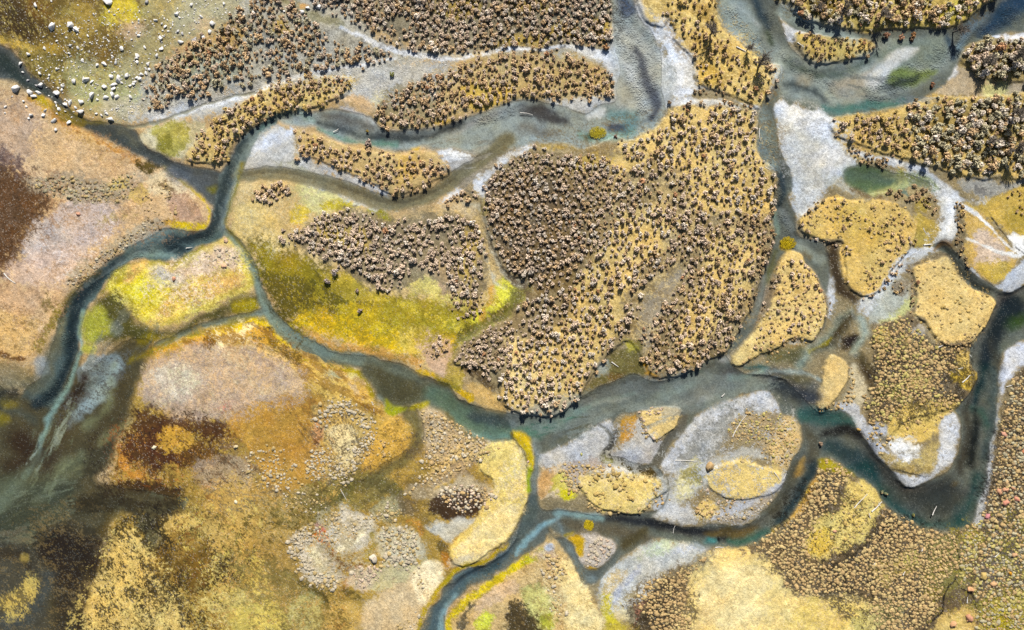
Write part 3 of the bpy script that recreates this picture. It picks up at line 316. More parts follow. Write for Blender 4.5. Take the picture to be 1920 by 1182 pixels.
('77711a', 5, .9, 4, "L 190,545,3 215,512,3 250,498,3 300,494,3 340,488,4 380,462,3"), ('55501a', 6, .85, 5, "L 110,600,3 125,570,4 150,535,4 185,505,3"), ('8a7d14', 6, .9, 6, "L 428,420,3 436,370,4 448,335,4 456,310,3"), ('7b6f12', 5, .85, 4, "L 430,430,4 455,460,4 470,490,3 482,520,3"),
# yellow isle left of the branch
('d0c02c', 9, 1, 10, "200,540 225,510 270,497 330,497 380,470 425,455 455,470 465,510 470,540 430,560 370,585 320,610 285,610 255,590 240,560"), ('cdb296', 9, .95, 10, "275,505 330,500 370,480 420,460 450,480 440,510 380,520 330,530 290,530"), ('cfa765', 9, .95, 10, "350,530 440,510 465,535 420,560 360,580 310,608 280,605 300,580"), ('dcae6c', 7, .9, 9, "245,500 275,495 265,515 235,525"), ('b9b8ae', 6, .8, 8, "E 310,520,30,14,20"), ('a89a1e', 7, .9, 8, "L 210,540,6 240,560,7 265,590,6"), ('c9a33a', 8, .7, 8, "E 330,560,30,20,0"),
('5b5726', 10, 1, 8, "190,560 220,545 245,570 270,610 330,615 380,590 440,565 480,550 490,575 430,590 380,605 330,625 290,640 230,640 170,640 165,600"), ('a4a23a', 8, .95, 8, "158,610 175,580 200,590 205,625 180,640 155,650"), ('b3b048', 6, .9, 7, "L 155,650,7 168,655,9"), ('a5900e', 6, .95, 7, "440,570 475,560 485,580 460,590 440,585"), ('8c7d10', 6, .9, 7, "L 240,680,6 290,655,7 330,630,5 260,640,6 290,630,7"), ('9a8812', 6, .85, 6, "L 300,655,3 380,625,4 450,605,4 500,595,3"), ('6f7a76', 6, .6, 10, "E 215,615,16,14,0"),
# lake
('43301c', 16, .95, 10, "L 40,830,26 60,860,20 20,880,16"), ('8798a0', 6, .85, 16, "150,690 200,660 230,680 215,720 190,750 150,790 120,800 150,740"), ('3c230f', 8, .9, 9, "L 125,755,7 145,735,12 160,715,8"), ('9db2ba', 5, .7, 12, "L 130,780,5 170,755,9 195,725,9 215,690,7"), ('574e34', 14, .85, 10, "L 230,720,12 225,770,16 190,810,16 150,850,12"), ('8b8a62', 7, .7, 8, "L 240,790,3 215,810,9 190,830,6"), ('8a926f', 9, .6, 9, "L 210,690,4 195,770,6 160,800,7"), ('4a3c2c', 12, .8, 9, "L 120,790,8 105,830,9 90,870,8"), 
('585f4c', 22, .9, 14, "-40,900 40,890 130,900 120,960 90,1000 60,1020 -40,1010"), ('8c9c86', 12, .35, 10, "L 70,850,4 50,890,9 20,920,14 -10,950,16"), ('7c8468', 10, .6, 12, "L 150,850,6 110,890,8 70,940,8"), ('8d9370', 10, .5, 12, "E 130,880,30,14,-35"), ('33261c', 20, .95, 12, "60,1010 110,985 165,1000 185,1020 175,1080 150,1120 110,1090 70,1050"), ('3b2f22', 18, .8, 14, "100,1040 160,1060 150,1130 130,1200 100,1200"), ('56544a', 14, .8, 14, "-40,1020 40,1020 70,1060 90,1100 90,1200 60,1220 -40,1220"), ('42341f', 10, .7, 10, "L 0,1040,14 40,1045,10 60,1080,8"), ('a8924a', 6, .4, 16, "5,1125 40,1095 68,1090 60,1120 40,1150 10,1150"), ('d0b85a', 3, .5, 9, "E 42,1052,9,6,0"), ('50585a', 9, .7, 8, "L 90,1080,8 75,1130,12 20,1170,14"), ('3a2a10', 6, .9, 12, "L 185,1020,5 175,1080,8 160,1130,8 145,1190,8"), ('5b4a1a', 9, .8, 8, "L 210,960,8 195,1000,7"), ('505c5a', 9, .6, 9, "L -10,760,10 30,770,10 60,790,8"), ('8a7d22', 7, .8, 9, "E 10,755,14,7,0"), ('8a8024', 7, .8, 9, "E 0,785,14,14,0"), ('6e6c52', 14, .7, 10, "-40,680 30,680 60,700 40,735 -40,740"), ('2e3230', 6, .8, 5, "L -10,737,5 30,735,5"),
# branch, pool
('84968c', 5, .9, 4, "L 440,450,3 462,485,4 478,520,4 488,560,5 505,590,6 540,625,7 575,648,7 620,666,7 680,675,8"), ('5c573a', 14, .9, 8, "690,690 750,690 790,720 795,755 760,765 720,755 700,720"), ('727c70', 6, .8, 5, "L 640,665,6 700,680,8 760,695,8 790,715,6"), ('8a9488', 6, .7, 6, "L 715,745,4 740,765,5"), ('9a9a10', 4, 1, 4, "725,745 740,755 765,765 745,775 735,778 725,765"), ('b0a018', 4, .9, 4, "L 775,768,4 800,762,4"), ('667f6c', 9, .85, 7, "L 810,740,14 860,775,18 910,800,18 960,805,16"), ('434e52', 7, .8, 5, "L 890,780,8 930,790,9 970,793,9"), ('6b8f84', 6, .8, 5, "L 880,808,4 925,822,5 955,818,4"), ('7d6a34', 5, .8, 4, "L 835,782,2 870,805,3 910,828,3"), ('6f6a20', 6, .8, 5, "L 820,708,4 850,728,4"),
# confluence
('568074', 9, .9, 7, "980,790 1030,785 1070,765 1110,760 1080,790 1030,810 990,830"), ('86a89a', 5, .85, 4, "L 1050,790,3 1090,772,4 1130,755,4 1190,740,3"), ('4a4a46', 9, .9, 6, "L 1130,738,12 1190,722,14 1240,728,12 1290,745,8"), ('32393c', 6, .9, 4, "L 1110,768,4 1160,755,7 1210,748,6 1250,748,4"), ('a3a39a', 4, .8, 3, "L 1115,760,2 1150,752,3 1180,748,2"), ('3f5f58', 5, .9, 4, "L 1245,725,3 1290,710,4 1320,700,4"), ('7d8c84', 7, .9, 6, "L 1240,740,6 1300,725,9"), ('5b5650', 9, .9, 7, "L 1290,745,7 1340,720,13 1370,700,13"), ('9a9488', 8, .8, 7, "L 1270,760,4 1310,745,7 1340,735,9"), ('c4c8cc', 5, .7, 6, "L 1310,755,3 1335,747,4"), ('5f5850', 5, .9, 4, "L 1283,775,6 1300,770,7 1315,758,4"), ('b3b2ac', 5, .8, 5, "E 1358,672,8,6,0"), ('6d6c58', 9, .9, 6, "L 1050,830,6 1090,800,12 1110,790,9"), ('8a9698', 6, .8, 6, "L 1000,830,7 1008,870,5 1004,920,6"), 
('c2a80e', 4, 1, 3, "958,813 978,812 992,826 1000,850 999,880 990,892 986,868 978,842"), ('9db010', 4, .9, 3, "L 993,880,6 990,900,5 991,920,5"), ('3b3014', 5, .8, 3, "L 958,815,2 972,838,2 984,865,2"),
('59686a', 6, .9, 5, "L 1000,935,9 990,980,12 965,1020,11"), ('8fb6c2', 4, .85, 3, "L 1050,968,3 1020,985,4 995,1010,4 970,1040,4"), ('586c74', 5, 1, 3, "L 955,1035,8 920,1062,9 880,1085,10 850,1110,8 830,1140,9 815,1190,12"), ('2c4350', 6, .8, 4, "L 930,1058,4 890,1075,6 855,1090,4"), ('84a4b2', 4, .9, 3, "L 848,1120,3 835,1145,5 828,1190,6"), ('7a98a4', 4, .6, 3, "L 850,1085,3 880,1072,4"), 
# south channel
('30343c', 7, .95, 4, "L 1140,972,5 1200,976,8 1260,990,8 1320,1000,10 1370,1005,11"), ('8fb0b4', 5, .9, 4, "L 1040,965,5 1090,966,6 1130,972,5"), ('6b6350', 9, .9, 6, "L 1060,980,9 1120,990,10 1180,1000,12 1210,1005,9"), ('7d8a8c', 5, .8, 5, "L 1040,975,4 1070,1020,5 1090,1070,5 1110,1090,4"), ('5c5436', 7, .9, 6, "L 1170,1025,9 1195,1010,9 1205,1000,7"), ('73653a', 7, .9, 6, "L 1330,1005,8 1380,1000,14 1420,990,8"), ('2c3236', 6, .85, 4, "L 1330,1020,4 1360,1012,6"), ('4a8a90', 5, .95, 3, "E 1332,1018,10,7,0"), ('3f6a60', 6, .9, 5, "L 1370,1018,5 1400,1014,7 1440,995,6"), ('b7bfc8', 6, .7, 5, "L 1290,1022,4 1320,1030,4"), ('1c1610', 2, 1, 1, "E 1345,1017,3,6,0"), ('5b5a4c', 8, .9, 6, "L 1450,960,8 1480,915,10 1495,870,8"), ('2b4048', 6, .9, 4, "L 1460,980,7 1490,945,6 1515,900,6 1528,870,6"), ('b3924a', 4, .8, 4, "L 1498,890,4 1508,862,4"), ('a08f10', 4, .9, 4, "L 1060,1002,3 1075,998,3"),
# east confluence
('2f5f60', 8, .95, 5, "L 1395,688,5 1420,690,8 1440,700,8"), ('7f9a90', 5, .8, 5, "L 1370,705,5 1410,708,7 1440,695,4"), ('5c5c3c', 9, .9, 6, "1440,655 1480,655 1510,655 1500,680 1460,685 1440,680"), ('7f8c7c', 8, .9, 7, "L 1500,690,6 1520,665,10 1550,640,12 1590,590,6"), ('5a5d58', 8, .9, 6, "L 1450,700,9 1480,710,12 1520,725,12"), ('94a29c', 4, .8, 4, "L 1450,702,3 1490,700,4 1530,712,4"), ('6a6440', 7, .8, 6, "L 1470,712,4 1510,715,8"), ('3a4148', 8, .95, 5, "L 1440,715,6 1470,730,12 1520,745,14"), ('3c6a66', 8, .9, 6, "L 1510,775,14 1550,785,16 1590,795,9"), ('2d2824', 7, .95, 4, "L 1550,815,7 1580,808,10 1610,815,7"), ('5f5a4a', 8, .8, 6, "L 1515,810,9 1530,840,12 1520,860,8"), ('394f55', 9, .95, 6, "L 1560,840,12 1600,860,18 1640,890,16"), ('1d4f4e', 12, .85, 6, "L 1600,882,7 1635,880,10 1645,895,9 1670,935,10 1700,965,9 1750,985,7 1800,985,7"), ('40413c', 14, .9, 6, "L 1625,835,7 1660,880,7 1700,925,14 1740,930,18 1780,910,16"), ('474a44', 14, .9, 7, "E 1770,940,40,30,-20"), ('21504f', 14, .85, 6, "L 1835,900,10 1825,940,10 1800,975,12"), ('6a5c3a', 5, .8, 4, "E 1792,907,8,6,0"), ('8a7a10', 5, .8, 4, "L 1590,885,4 1605,895,3"), ('3c2c12', 7, .9, 6, "1604,668 1625,675 1640,705 1630,722 1615,700"), ('5d5638', 6, .7, 6, "L 1610,670,5 1630,690,6"),
('43330e', 8, .95, 6, "L 1530,660,7 1555,640,7 1580,612,8 1592,595,6"), ('1e1208', 6, .95, 4, "E 1592,642,20,13,5"), ('a09014', 4, .8, 4, "L 1520,665,4 1545,645,3 1560,632,2"), ('93a399', 7, .8, 6, "L 1600,660,5 1620,630,8 1610,600,8"), ('3d2d1a', 7, .9, 6, "L 1562,465,9 1570,510,11 1578,545,11 1598,560,9"), ('7a7d72', 7, .8, 6, "L 1545,480,7 1550,530,6"), ('9aa39c', 6, .8, 6, "L 1500,455,9 1540,490,8"), ('b89a10', 4, 1, 4, "E 1477,456,14,9,0"), ('6b6a3a', 6, .8, 5, "L 1455,470,5 1448,500,5 1440,530,4"), ('74684a', 5, .8, 4, "L 1510,475,5 1522,485,5"),
('7b8e80', 5, .9, 4, "L 1452,400,4 1452,440,5"), ('39474f', 5, .95, 3, "L 1455,305,5 1468,335,7 1472,360,7 1464,385,5"), ('7f8a90', 5, .7, 4, "L 1470,395,6 1485,430,6"), ('8a8a80', 6, .8, 5, "L 1400,605,5 1420,570,4 1435,520,4"),
# right river
('24303a', 9, .95, 5, "L 1900,580,26 1870,630,16 1850,680,12"), ('123c42', 10, .9, 5, "L 1848,690,9 1840,730,10 1832,755,7"), ('46685e', 7, .8, 5, "L 1815,760,5 1840,775,10 1850,800,8"), ('4a463a', 8, .9, 5, "L 1818,690,4 1822,735,5 1812,770,7 1818,830,9 1800,880,9"), ('22241e', 7, .95, 5, "L 1832,770,6 1830,820,8 1825,870,8"), ('4a5a5c', 6, .8, 5, "L 1862,690,4 1866,740,5 1860,800,5 1850,860,5"), ('3f5a1c', 9, .9, 7, "E 1912,605,20,14,-25"), ('2f332a', 7, .9, 5, "L 1765,462,9 1785,480,8 1805,512,9 1850,545,8"), ('7a5a2a', 4, .8, 3, "L 1752,468,3 1765,458,3 1780,460,3"), ('4d4b40', 7, .8, 5, "L 1865,640,6 1872,690,4"),
# upper right river
('a3aeac', 16, .85, 6, "1440,70 1500,110 1580,120 1660,80 1780,75 1790,110 1740,150 1640,190 1560,205 1480,180 1450,150"), ('8f9c9a', 12, .8, 6, "L 1425,210,8 1440,270,12 1455,310,10"),
('2a4a6a', 10, .95, 6, "L 1930,-10,20 1880,30,18 1850,55,10"), ('6f8aa0', 6, .7, 7, "L 1800,90,4 1820,50,7 1850,25,6"), ('2f4f6c', 7, .9, 5, "L 1790,105,5 1785,85,7 1775,75,7"), ('7f8c86', 9, .9, 7, "1640,110 1690,75 1760,70 1780,100 1740,125 1690,125"), ('d3d6d9', 5, 1, 4, "1681,96 1724,91 1709,107 1676,132 1658,152 1640,167 1618,162 1623,147 1648,124"), ('b8b2a8', 6, .8, 5, "1565,150 1620,140 1640,125 1620,165 1590,168"), ('7e8f4c', 7, .95, 7, "1661,150 1684,129 1714,132 1757,135 1745,148 1707,160 1668,160"), ('37453c', 6, .9, 6, "L 1665,165,5 1695,152,5 1720,146,4"), ('434d50', 7, .9, 6, "L 1470,155,6 1520,170,9 1545,190,6"), ('5f6e66', 9, .9, 7, "L 1480,120,8 1520,140,9 1580,135,8 1640,105,7"), ('a29c8c', 6, .7, 6, "E 1505,152,14,10,20"), ('4f7c78', 7, .9, 6, "L 1545,205,8 1590,205,9 1650,195,8 1690,185,5"), ('9d9a90', 8, .8, 6, "L 1560,160,6 1590,180,9 1620,178,7"), ('8c9690', 8, .7, 6, "L 1405,15,7 1425,45,7"), ('c9ccce', 5, .8, 5, "L 1375,10,3 1400,22,4 1420,45,4"), ('2b4354', 7, .85, 5, "L 1415,-10,8 1430,30,8 1442,50,5"), ('4d5a40', 6, .8, 5, "L 1440,60,4 1450,85,6"), ('8fa09a', 6, .7, 5, "L 1490,30,6 1530,50,4"), ('b3babd', 4, .8, 4, "L 1448,125,3 1455,150,2 1440,185,2"), ('7a8a90', 6, .7, 5, "L 1430,230,6 1432,280,6"), 
# north arm and its run
('b8bdbc', 9, .9, 5, "1150,50 1240,95 1262,150 1245,205 1165,205"), ('a2b0b0', 9, .8, 5, "1345,0 1400,0 1425,60 1440,110 1400,90 1360,50"), ('98a6a6', 9, .8, 5, "L 1470,20,12 1520,50,10 1600,70,10"), 
('3d557c', 8, .9, 6, "L 1160,-20,14 1175,15,14"), ('c0c4c6', 6, .8, 7, "L 1195,0,3 1205,45,5 1235,75,5"), ('a4a49a', 9, .8, 7, "L 1170,150,12 1175,185,10"), ('cfd3d5', 5, .8, 8, "L 1165,110,3 1180,130,5 1195,160,5"), ('555a68', 6, .9, 4, "L 1190,95,5 1208,130,8 1220,165,8 1232,195,7 1225,225,5"), ('6f929a', 9, .9, 7, "L 1150,215,10 1190,220,12 1180,240,9"), ('dfe3e5', 4, 1, 4, "1097,214 1120,207 1136,205 1128,220 1110,221"), ('7fa49c', 8, .8, 6, "L 1085,250,7 1130,258,8 1190,250,6"), ('c2b012', 4, 1, 4, "1108,252 1118,240 1132,240 1136,252 1120,258"), ('2f5a5c', 6, .8, 5, "E 1108,255,8,7,0"), ('4a5266', 5, .9, 5, "E 1155,242,16,8,10"),
('4d4a4c', 9, .95, 6, "L 985,212,10 1010,215,14 1040,222,12 1060,230,7"), ('7a7468', 9, .8, 7, "L 980,240,10 1040,255,8"), ('a3a8aa', 6, .8, 6, "L 960,195,3 920,215,5 890,230,5 860,250,5 830,262,4"), ('3e4547', 7, .9, 5, "L 860,235,7 820,250,8 760,262,8 700,258,8 650,245,7 600,228,6"), ('8da49c', 6, .9, 5, "L 560,210,5 590,225,3"), ('6a6660', 9, .8, 6, "L 610,215,8 650,225,10 690,238,6"), ('5f8a7c', 5, .85, 4, "L 600,240,3 640,258,4 690,268,4 740,275,4"), ('d5d8dc', 6, .8, 6, "L 640,205,3 680,218,4 700,230,3"), ('4d6a66', 6, .9, 5, "L 545,213,6 515,226,7 490,240,7"), ('8e9c9c', 6, .8, 5, "L 505,238,4 480,260,5 465,290,5"),
('8d8468', 6, .8, 5, "L 470,330,7 540,332,8 620,352,7 700,385,8"), ('67604a', 5, .7, 4, "L 640,350,4 690,370,4 740,378,5 790,370,5 850,335,4"),
('5f7566', 6, .8, 5, "L 1590,330,7 1640,335,9 1670,345,6"), ('8c9450', 6, .8, 5, "L 1690,325,4 1740,335,5 1755,350,4"), ('b3b77a', 5, .8, 5, "L 1640,362,3 1670,360,4 1695,345,3"),
('5a4a14', 4, .95, 3, "L 1225,890,8 1205,892,6 1170,872,4"), ('93a0a8', 4, .6, 5, "L 1232,880,4 1250,905,6 1240,930,6"), ('4a4a4a', 4, .9, 3, "L 1150,800,4 1150,825,5 1135,850,6"), ('9a9a12', 4, .9, 3, "E 1140,862,12,4,20"),
]
SPECK = [('3a2610', .6, 'l', .85, "200,770 640,740 640,960 480,1010 200,930"), ('2f2812', .55, 'm', .75, "340,930 640,930 620,1180 420,1200 330,1050"), ('b0702c', .4, 'm', .9, "330,930 640,900 640,1180 420,1200"), ('e0bc6a', .45, 'm', .8, "400,900 640,900 620,1180 420,1200"), ('8a6a48', .5, 'l', .8, "270,680 420,650 570,690 570,750 420,790 300,770"), ('ecdcb4', .45, 'l', .9, "270,680 420,650 570,690 570,750 420,790 300,770"), ('a8602a', .5, 'c', .7, "215,790 420,790 520,860 420,910 220,905"), ('b87a34', .45, 'c', .8, "430,780 600,740 620,900 480,910"), ('c98a3a', .5, 'b', .8, "280,650 420,620 520,640 600,700 560,720 430,650 300,680"), ('8a5228', .45, 'b', .6, "-40,290 110,320 120,400 40,520 -40,530"), ('3a3420', .5, -12, .5, "-40,940 200,940 190,1200 -40,1200"), ('a08a5c', .4, 'c', 1.0, "-40,1000 200,940 160,1200 -40,1200"), ('d8c06c', .9, 'l', .35, "0,1130 35,1095 70,1085 72,1115 45,1155 5,1160"), ('5a4a22', .6, 'c', .6, "380,900 600,900 620,1000 500,1010 380,960"), ('c9b070', .5, 'l', .6, "420,880 600,900 560,1000 460,1000"), ('6a5a34', .5, 'c', .5, "560,930 800,880 800,1000 640,960"), ('4a3a14', .55, 'b', .9, "560,760 780,790 740,890 560,900"),   # broken cover, and painted gap shade in the tussock fields: colour, strength, grain (b c blotches, l m blades, number = drawn out along that bearing), threshold, outline
('2e2810', .85, 'l', .35, "200,1010 260,960 340,950 400,960 470,1000 480,1080 420,1130 400,1220 140,1220 160,1110"), ('453715', .7, 'b', .8, "150,1010 300,1000 360,1100 380,1220 130,1220"), ('e8cf7c', .7, 'm', .7, "180,1030 250,980 330,1080 370,1210 130,1210"), ('d9bf62', .7, 'l', .9, "330,940 470,930 500,1080 480,1200 380,1200"),
('dcc87c', .6, 'c', .8, "400,1040 560,1080 600,1200 380,1210"), ('6a5a24', .7, 'c', .75, "440,960 600,960 640,1110 640,1200 440,1200"), ('2a1808', .6, 'c', .6, "250,765 320,760 420,790 430,830 380,880 300,900 220,890"), ('c08a44', .65, 'b', 1.0, "220,830 300,800 400,840 380,890 260,900 215,890"), ('2f2410', .5, 10, .4, "150,930 350,920 350,960 150,960"), ('9a8a6a', .5, 'c', .9, "380,830 560,840 560,930 400,960"), ('4a3818', .45, 'c', .8, "270,760 480,760 560,800 500,900 400,920 300,850"),
('e3ba62', .6, 30, .6, "300,640 420,615 520,630 690,710 740,790 700,760 560,700 420,640"), ('7a4f14', .6, 30, .7, "310,650 480,610 560,660 700,720 720,780 600,740 500,650"), ('8a5a1e', .5, 55, .5, "430,780 600,740 590,900 480,900"), ('cda24a', .5, 55, .7, "430,780 600,740 590,900 480,900"), ('d8c8b4', .6, 'b', .6, "270,680 420,650 570,690 570,750 420,790 300,770"), ('8a6f5c', .5, 'b', .6, "270,680 420,650 570,690 570,750 420,790 300,770"), ('f1e3b8', .6, 'c', 1.1, "380,620 500,600 540,650 430,660"), ('5f4a10', .7, 'c', .5, "470,600 560,640 560,690 480,650"),
('4d4610', .65, 'l', .5, "480,470 600,500 720,560 950,560 900,620 700,640 560,610 500,570"), ('ccb436', .4, 'l', .6, "480,455 620,500 760,550 940,550 880,620 700,650 560,600 500,540"), ('e0c84a', .55, 'm', .8, "540,600 700,560 860,600 850,660 740,660 600,640"), ('8f7a14', .6, 'm', .5, "540,610 700,570 850,620 840,670 740,670 600,650"), ('ece0b8', .5, 'b', .7, "450,360 560,350 640,380 560,440 540,480 470,460"), ('9a8a5c', .45, 'b', .7, "450,360 640,360 560,480 470,460"), ('8a7a5c', .5, 'b', .5, "570,410 900,400 900,560 700,540"),
('e2c6a2', .35, 'b', .7, "0,200 130,225 300,315 390,390 380,430 200,490 120,590 60,670 -40,670"), ('8f6a48', .5, 'b', .7, "-40,190 130,225 300,315 390,390 380,430 200,490 120,590 60,670 -40,670"), ('e9e0da', .5, 'c', .9, "40,480 100,395 220,385 200,470 110,530"), ('7a5c40', .5, 'c', .7, "60,340 200,370 240,400 100,480 60,430"), ('3a2410', .6, 'b', .2, "-40,300 80,340 80,420 10,510 -40,510"), ('7a4c20', .35, 'l', 1.0, "-40,300 80,340 80,420 10,510 -40,510"), ('d8b878', .5, 'c', .9, "-40,590 80,600 60,670 -40,670"), ('6e4a1c', .5, 'c', .8, "-40,570 90,590 60,675 -40,675"),
('e8da72', .6, 'c', .6, "200,540 240,500 340,495 460,470 470,540 300,610"), ('8a7a2a', .5, 'm', .8, "200,540 240,500 340,495 460,470 470,540 300,610"), ('efd9bf', .6, 'b', .7, "280,500 450,470 450,530 300,600"),
('3d3310', .6, 'l', .5, "-40,-40 220,-40 160,80 30,100"), ('c9b468', .5, 'l', .7, "-40,-40 330,-40 280,120 120,170 30,90"), ('6a5220', .45, 'c', .6, "60,40 330,40 270,160 130,170"), ('d3cfae', .5, 'b', .8, "130,120 300,90 470,-40 520,-20 300,200 180,220"), ('77704a', .5, 'b', .7, "130,120 300,90 470,-40 520,-20 300,200 180,220"),
('e8eaea', .6, 'b', .6, "260,215 480,160 600,130 780,110 900,125 760,200 600,160 400,205"), ('6f6c62', .6, 'b', .6, "260,215 480,150 600,110 780,100 900,125 760,200 600,160 400,205"), ('6a675c', .6, 'b', .5, "440,30 640,60 760,100 600,135 430,165 300,205"), ('3f3a30', .6, 'b', .5, "620,-40 1140,-40 1140,85 880,90 700,50"),
('f4e2b0', .5, 'b', .7, "1290,1070 1350,1030 1450,1050 1500,1120 1600,1115 1650,1200 1290,1200"), ('b08f48', .45, 'b', .8, "1290,1070 1350,1030 1450,1050 1500,1120 1600,1115 1650,1200 1290,1200"), ('f2dc92', .5, 'b', .7, "1515,1010 1590,910 1650,945 1570,1045"), ('9c8440', .45, 'b', .8, "1515,1010 1590,910 1650,945 1570,1045"), ('f2dba0', .5, 'b', .7, "1712,503 1770,485 1860,560 1820,640 1712,580"), ('a88440', .45, 'b', .8, "1712,503 1770,485 1860,560 1820,640 1712,580"), ('f0d792', .5, 'b', .8, "1500,410 1570,372 1700,392 1700,470 1620,555 1575,455"), ('9c7a34', .45, 'b', .7, "1500,410 1570,372 1700,392 1700,470 1620,555 1575,455"), ('9c7a34', .5, 'b', .7, "1470,480 1550,560 1530,640 1380,685 1440,560"), ('f7e9c0', .6, 'b', .5, "850,1040 900,970 960,840 990,900 960,1000 880,1058"), ('a98c50', .45, 'b', .8, "850,1040 900,970 960,840 990,900 960,1000 880,1058"), ('9c7f40', .5, 'b', .7, "1090,895 1180,882 1250,915 1180,960 1100,940"), ('f0dca8', .5, 'b', .8, "1090,895 1180,882 1250,915 1180,960 1100,940"), ('9c7f40', .5, 'b', .7, "1330,890 1400,870 1465,900 1380,935"),
('8f6f2a', .5, 'c', .6, "1200,-20 1330,-20 1460,140 1420,200 1290,120"), ('e0bf62', .45, 'b', .8, "1200,-20 1330,-20 1460,140 1420,200 1290,120"), ('7c6430', .5, 'c', .5, "940,280 1430,200 1450,400 1380,640 1240,700 1170,640 1000,770 940,700 1000,560"), ('e3c98a', .45, 'b', .8, "1150,280 1430,200 1450,400 1380,640 1240,700 1170,640 1000,770 940,700 1100,560"), ('7c6a2c', .5, 'c', .5, "1480,0 1860,0 1780,50 1520,45"), ('6f5c2a', .5, 'c', .4, "1560,225 1730,190 1960,185 1960,330 1740,310"),
('e4e6e8', .6, 'b', .5, "1455,190 1556,215 1600,275 1560,345 1500,400"), ('8d8e8a', .55, 'b', .7, "1455,190 1556,215 1600,275 1560,345 1500,400"), ('8a8c8c', .55, 'c', .7, "1600,285 1760,340 1790,400 1700,500 1620,600 1740,440 1750,360"), ('eceeef', .5, 'b', .9, "1600,285 1760,340 1790,400 1700,500 1620,600 1740,440 1750,360"), ('f0f1f2', .5, 'b', .7, "1222,50 1300,110 1290,180 1260,190"), ('6d6a64', .6, 'b', .6, "1244,862 1330,768 1437,735 1500,790 1470,900 1400,980 1230,970"), ('d4d4d0', .5, 'b', .8, "1244,862 1330,768 1437,735 1500,790 1470,900 1400,980 1230,970"), ('6d6a64', .6, 'b', .6, "1010,860 1143,790 1240,830 1210,890 1060,880"), ('d4d4d0', .5, 'b', .8, "1010,860 1143,790 1240,830 1210,890 1060,880"), ('8c7e60', .6, 'b', .6, "1650,850 1740,840 1790,790 1760,890 1690,890"), ('f2f2f0', .6, 10, .5, "1670,825 1730,840 1700,865"), ('2e2618', .75, 'b', .35, "1520,900 1660,960 1800,1000 1760,1200 1650,1200 1480,1090 1420,1030"), ('2e2618', .75, 'b', .3, "1640,620 1750,640 1820,650 1790,760 1650,800"), ('2a241a', .75, 'b', .35, "1870,790 1960,690 1960,1200 1820,1200 1830,980"), ('2e2618', .7, 'b', .4, "1190,1120 1300,1060 1295,1200 1190,1200"), ('b8a840', .5, 'b', .9, "1760,1000 1960,960 1960,1200 1740,1200"), ('6e6a64', .5, 'b', .7, "1130,1090 1220,1020 1310,1030 1150,1150"), ('eceadf', .5, 'b', .8, "1130,1090 1220,1020 1310,1030 1150,1150"),  # darkest flecks in the tussock fields paint shade into the gaps
('eee2b6', .6, 'b', .6, "545,1005 640,950 700,970 790,1000 780,1060 700,1100 600,1095"), ('7a6a50', .55, 'b', .7, "545,1005 640,950 700,970 790,1000 780,1060 700,1100 600,1095"), ('7a6a50', .5, 'b', .7, "580,770 690,760 690,890 590,900"), ('7a6a50', .55, 'b', .7, "770,790 930,830 900,920 780,910"), ('efd9ae', .5, 'b', .8, "680,1120 800,1060 810,1130 780,1200 680,1200"), ('8c6f44', .5, 'b', .8, "680,1120 800,1060 810,1130 780,1200 680,1200"), ('8c7444', .5, 'c', .7, "860,1110 1040,1020 1120,1190 860,1200"), ('f0e0a8', .5, 'b', .8, "1000,1040 1080,1060 1130,1190 1050,1190"),
('96a48e', .45, -12, .5, "-40,890 130,890 110,1000 -40,1020"), ('2e332c', .35, -35, .6, "-40,760 250,720 200,880 100,1010 -40,1020"), ('7f8a70', .45, -62, .6, "60,800 240,720 210,880 90,960"), ('a9b8b4', .5, -62, .9, "20,900 90,780 150,650 160,700 100,850"), ('70604a', .5, -12, .7, "-40,1000 200,1000 150,1200 -40,1200"), ('9db4c4', .45, 'c', .6, "110,790 160,690 240,660 210,740"), ('4a3a26', .6, 'c', .3, "110,790 160,690 240,660 210,740"), ('6f7468', .5, -62, .4, "150,560 330,620 240,680 160,690"),
('3c4448', .4, -12, .8, "950,780 1200,710 1440,700 1440,740 1100,820"), ('a9b4b0', .35, -12, .9, "950,780 1200,710 1440,700 1440,740 1100,820"), ('a9b4b0', .35, 30, .9, "600,660 800,700 960,800 930,820 700,720"), ('343c40', .4, 30, .8, "600,660 800,700 960,800 930,820 700,720"), ('b4bcc0', .4, 55, .8, "1140,0 1240,60 1260,190 1160,190"), ('343a44', .4, 80, .8, "1150,-20 1240,60 1240,210 1160,150"), ('aab4b8', .4, 10, .9, "1440,100 1800,60 1760,190 1560,215 1440,190"), ('38444a', .4, 10, .8, "1440,100 1800,60 1760,190 1560,215 1440,190"), ('6a6250', .4, -12, .6, "800,240 980,215 1000,270 840,340"), ('b5b2aa', .4, -12, .9, "800,240 980,215 1000,270 840,340"), ('3a4040', .4, 80, .8, "1420,200 1500,400 1560,600 1440,700 1430,300"), ('9aa4a0', .35, 80, .9, "1420,200 1500,400 1600,600 1440,700 1430,300"), ('8a9a9a', .35, 55, .9, "380,430 420,340 460,250 430,430"), ('8fa0a0', .35, -35, .9, "120,600 200,500 400,430 380,460 220,510"),
]
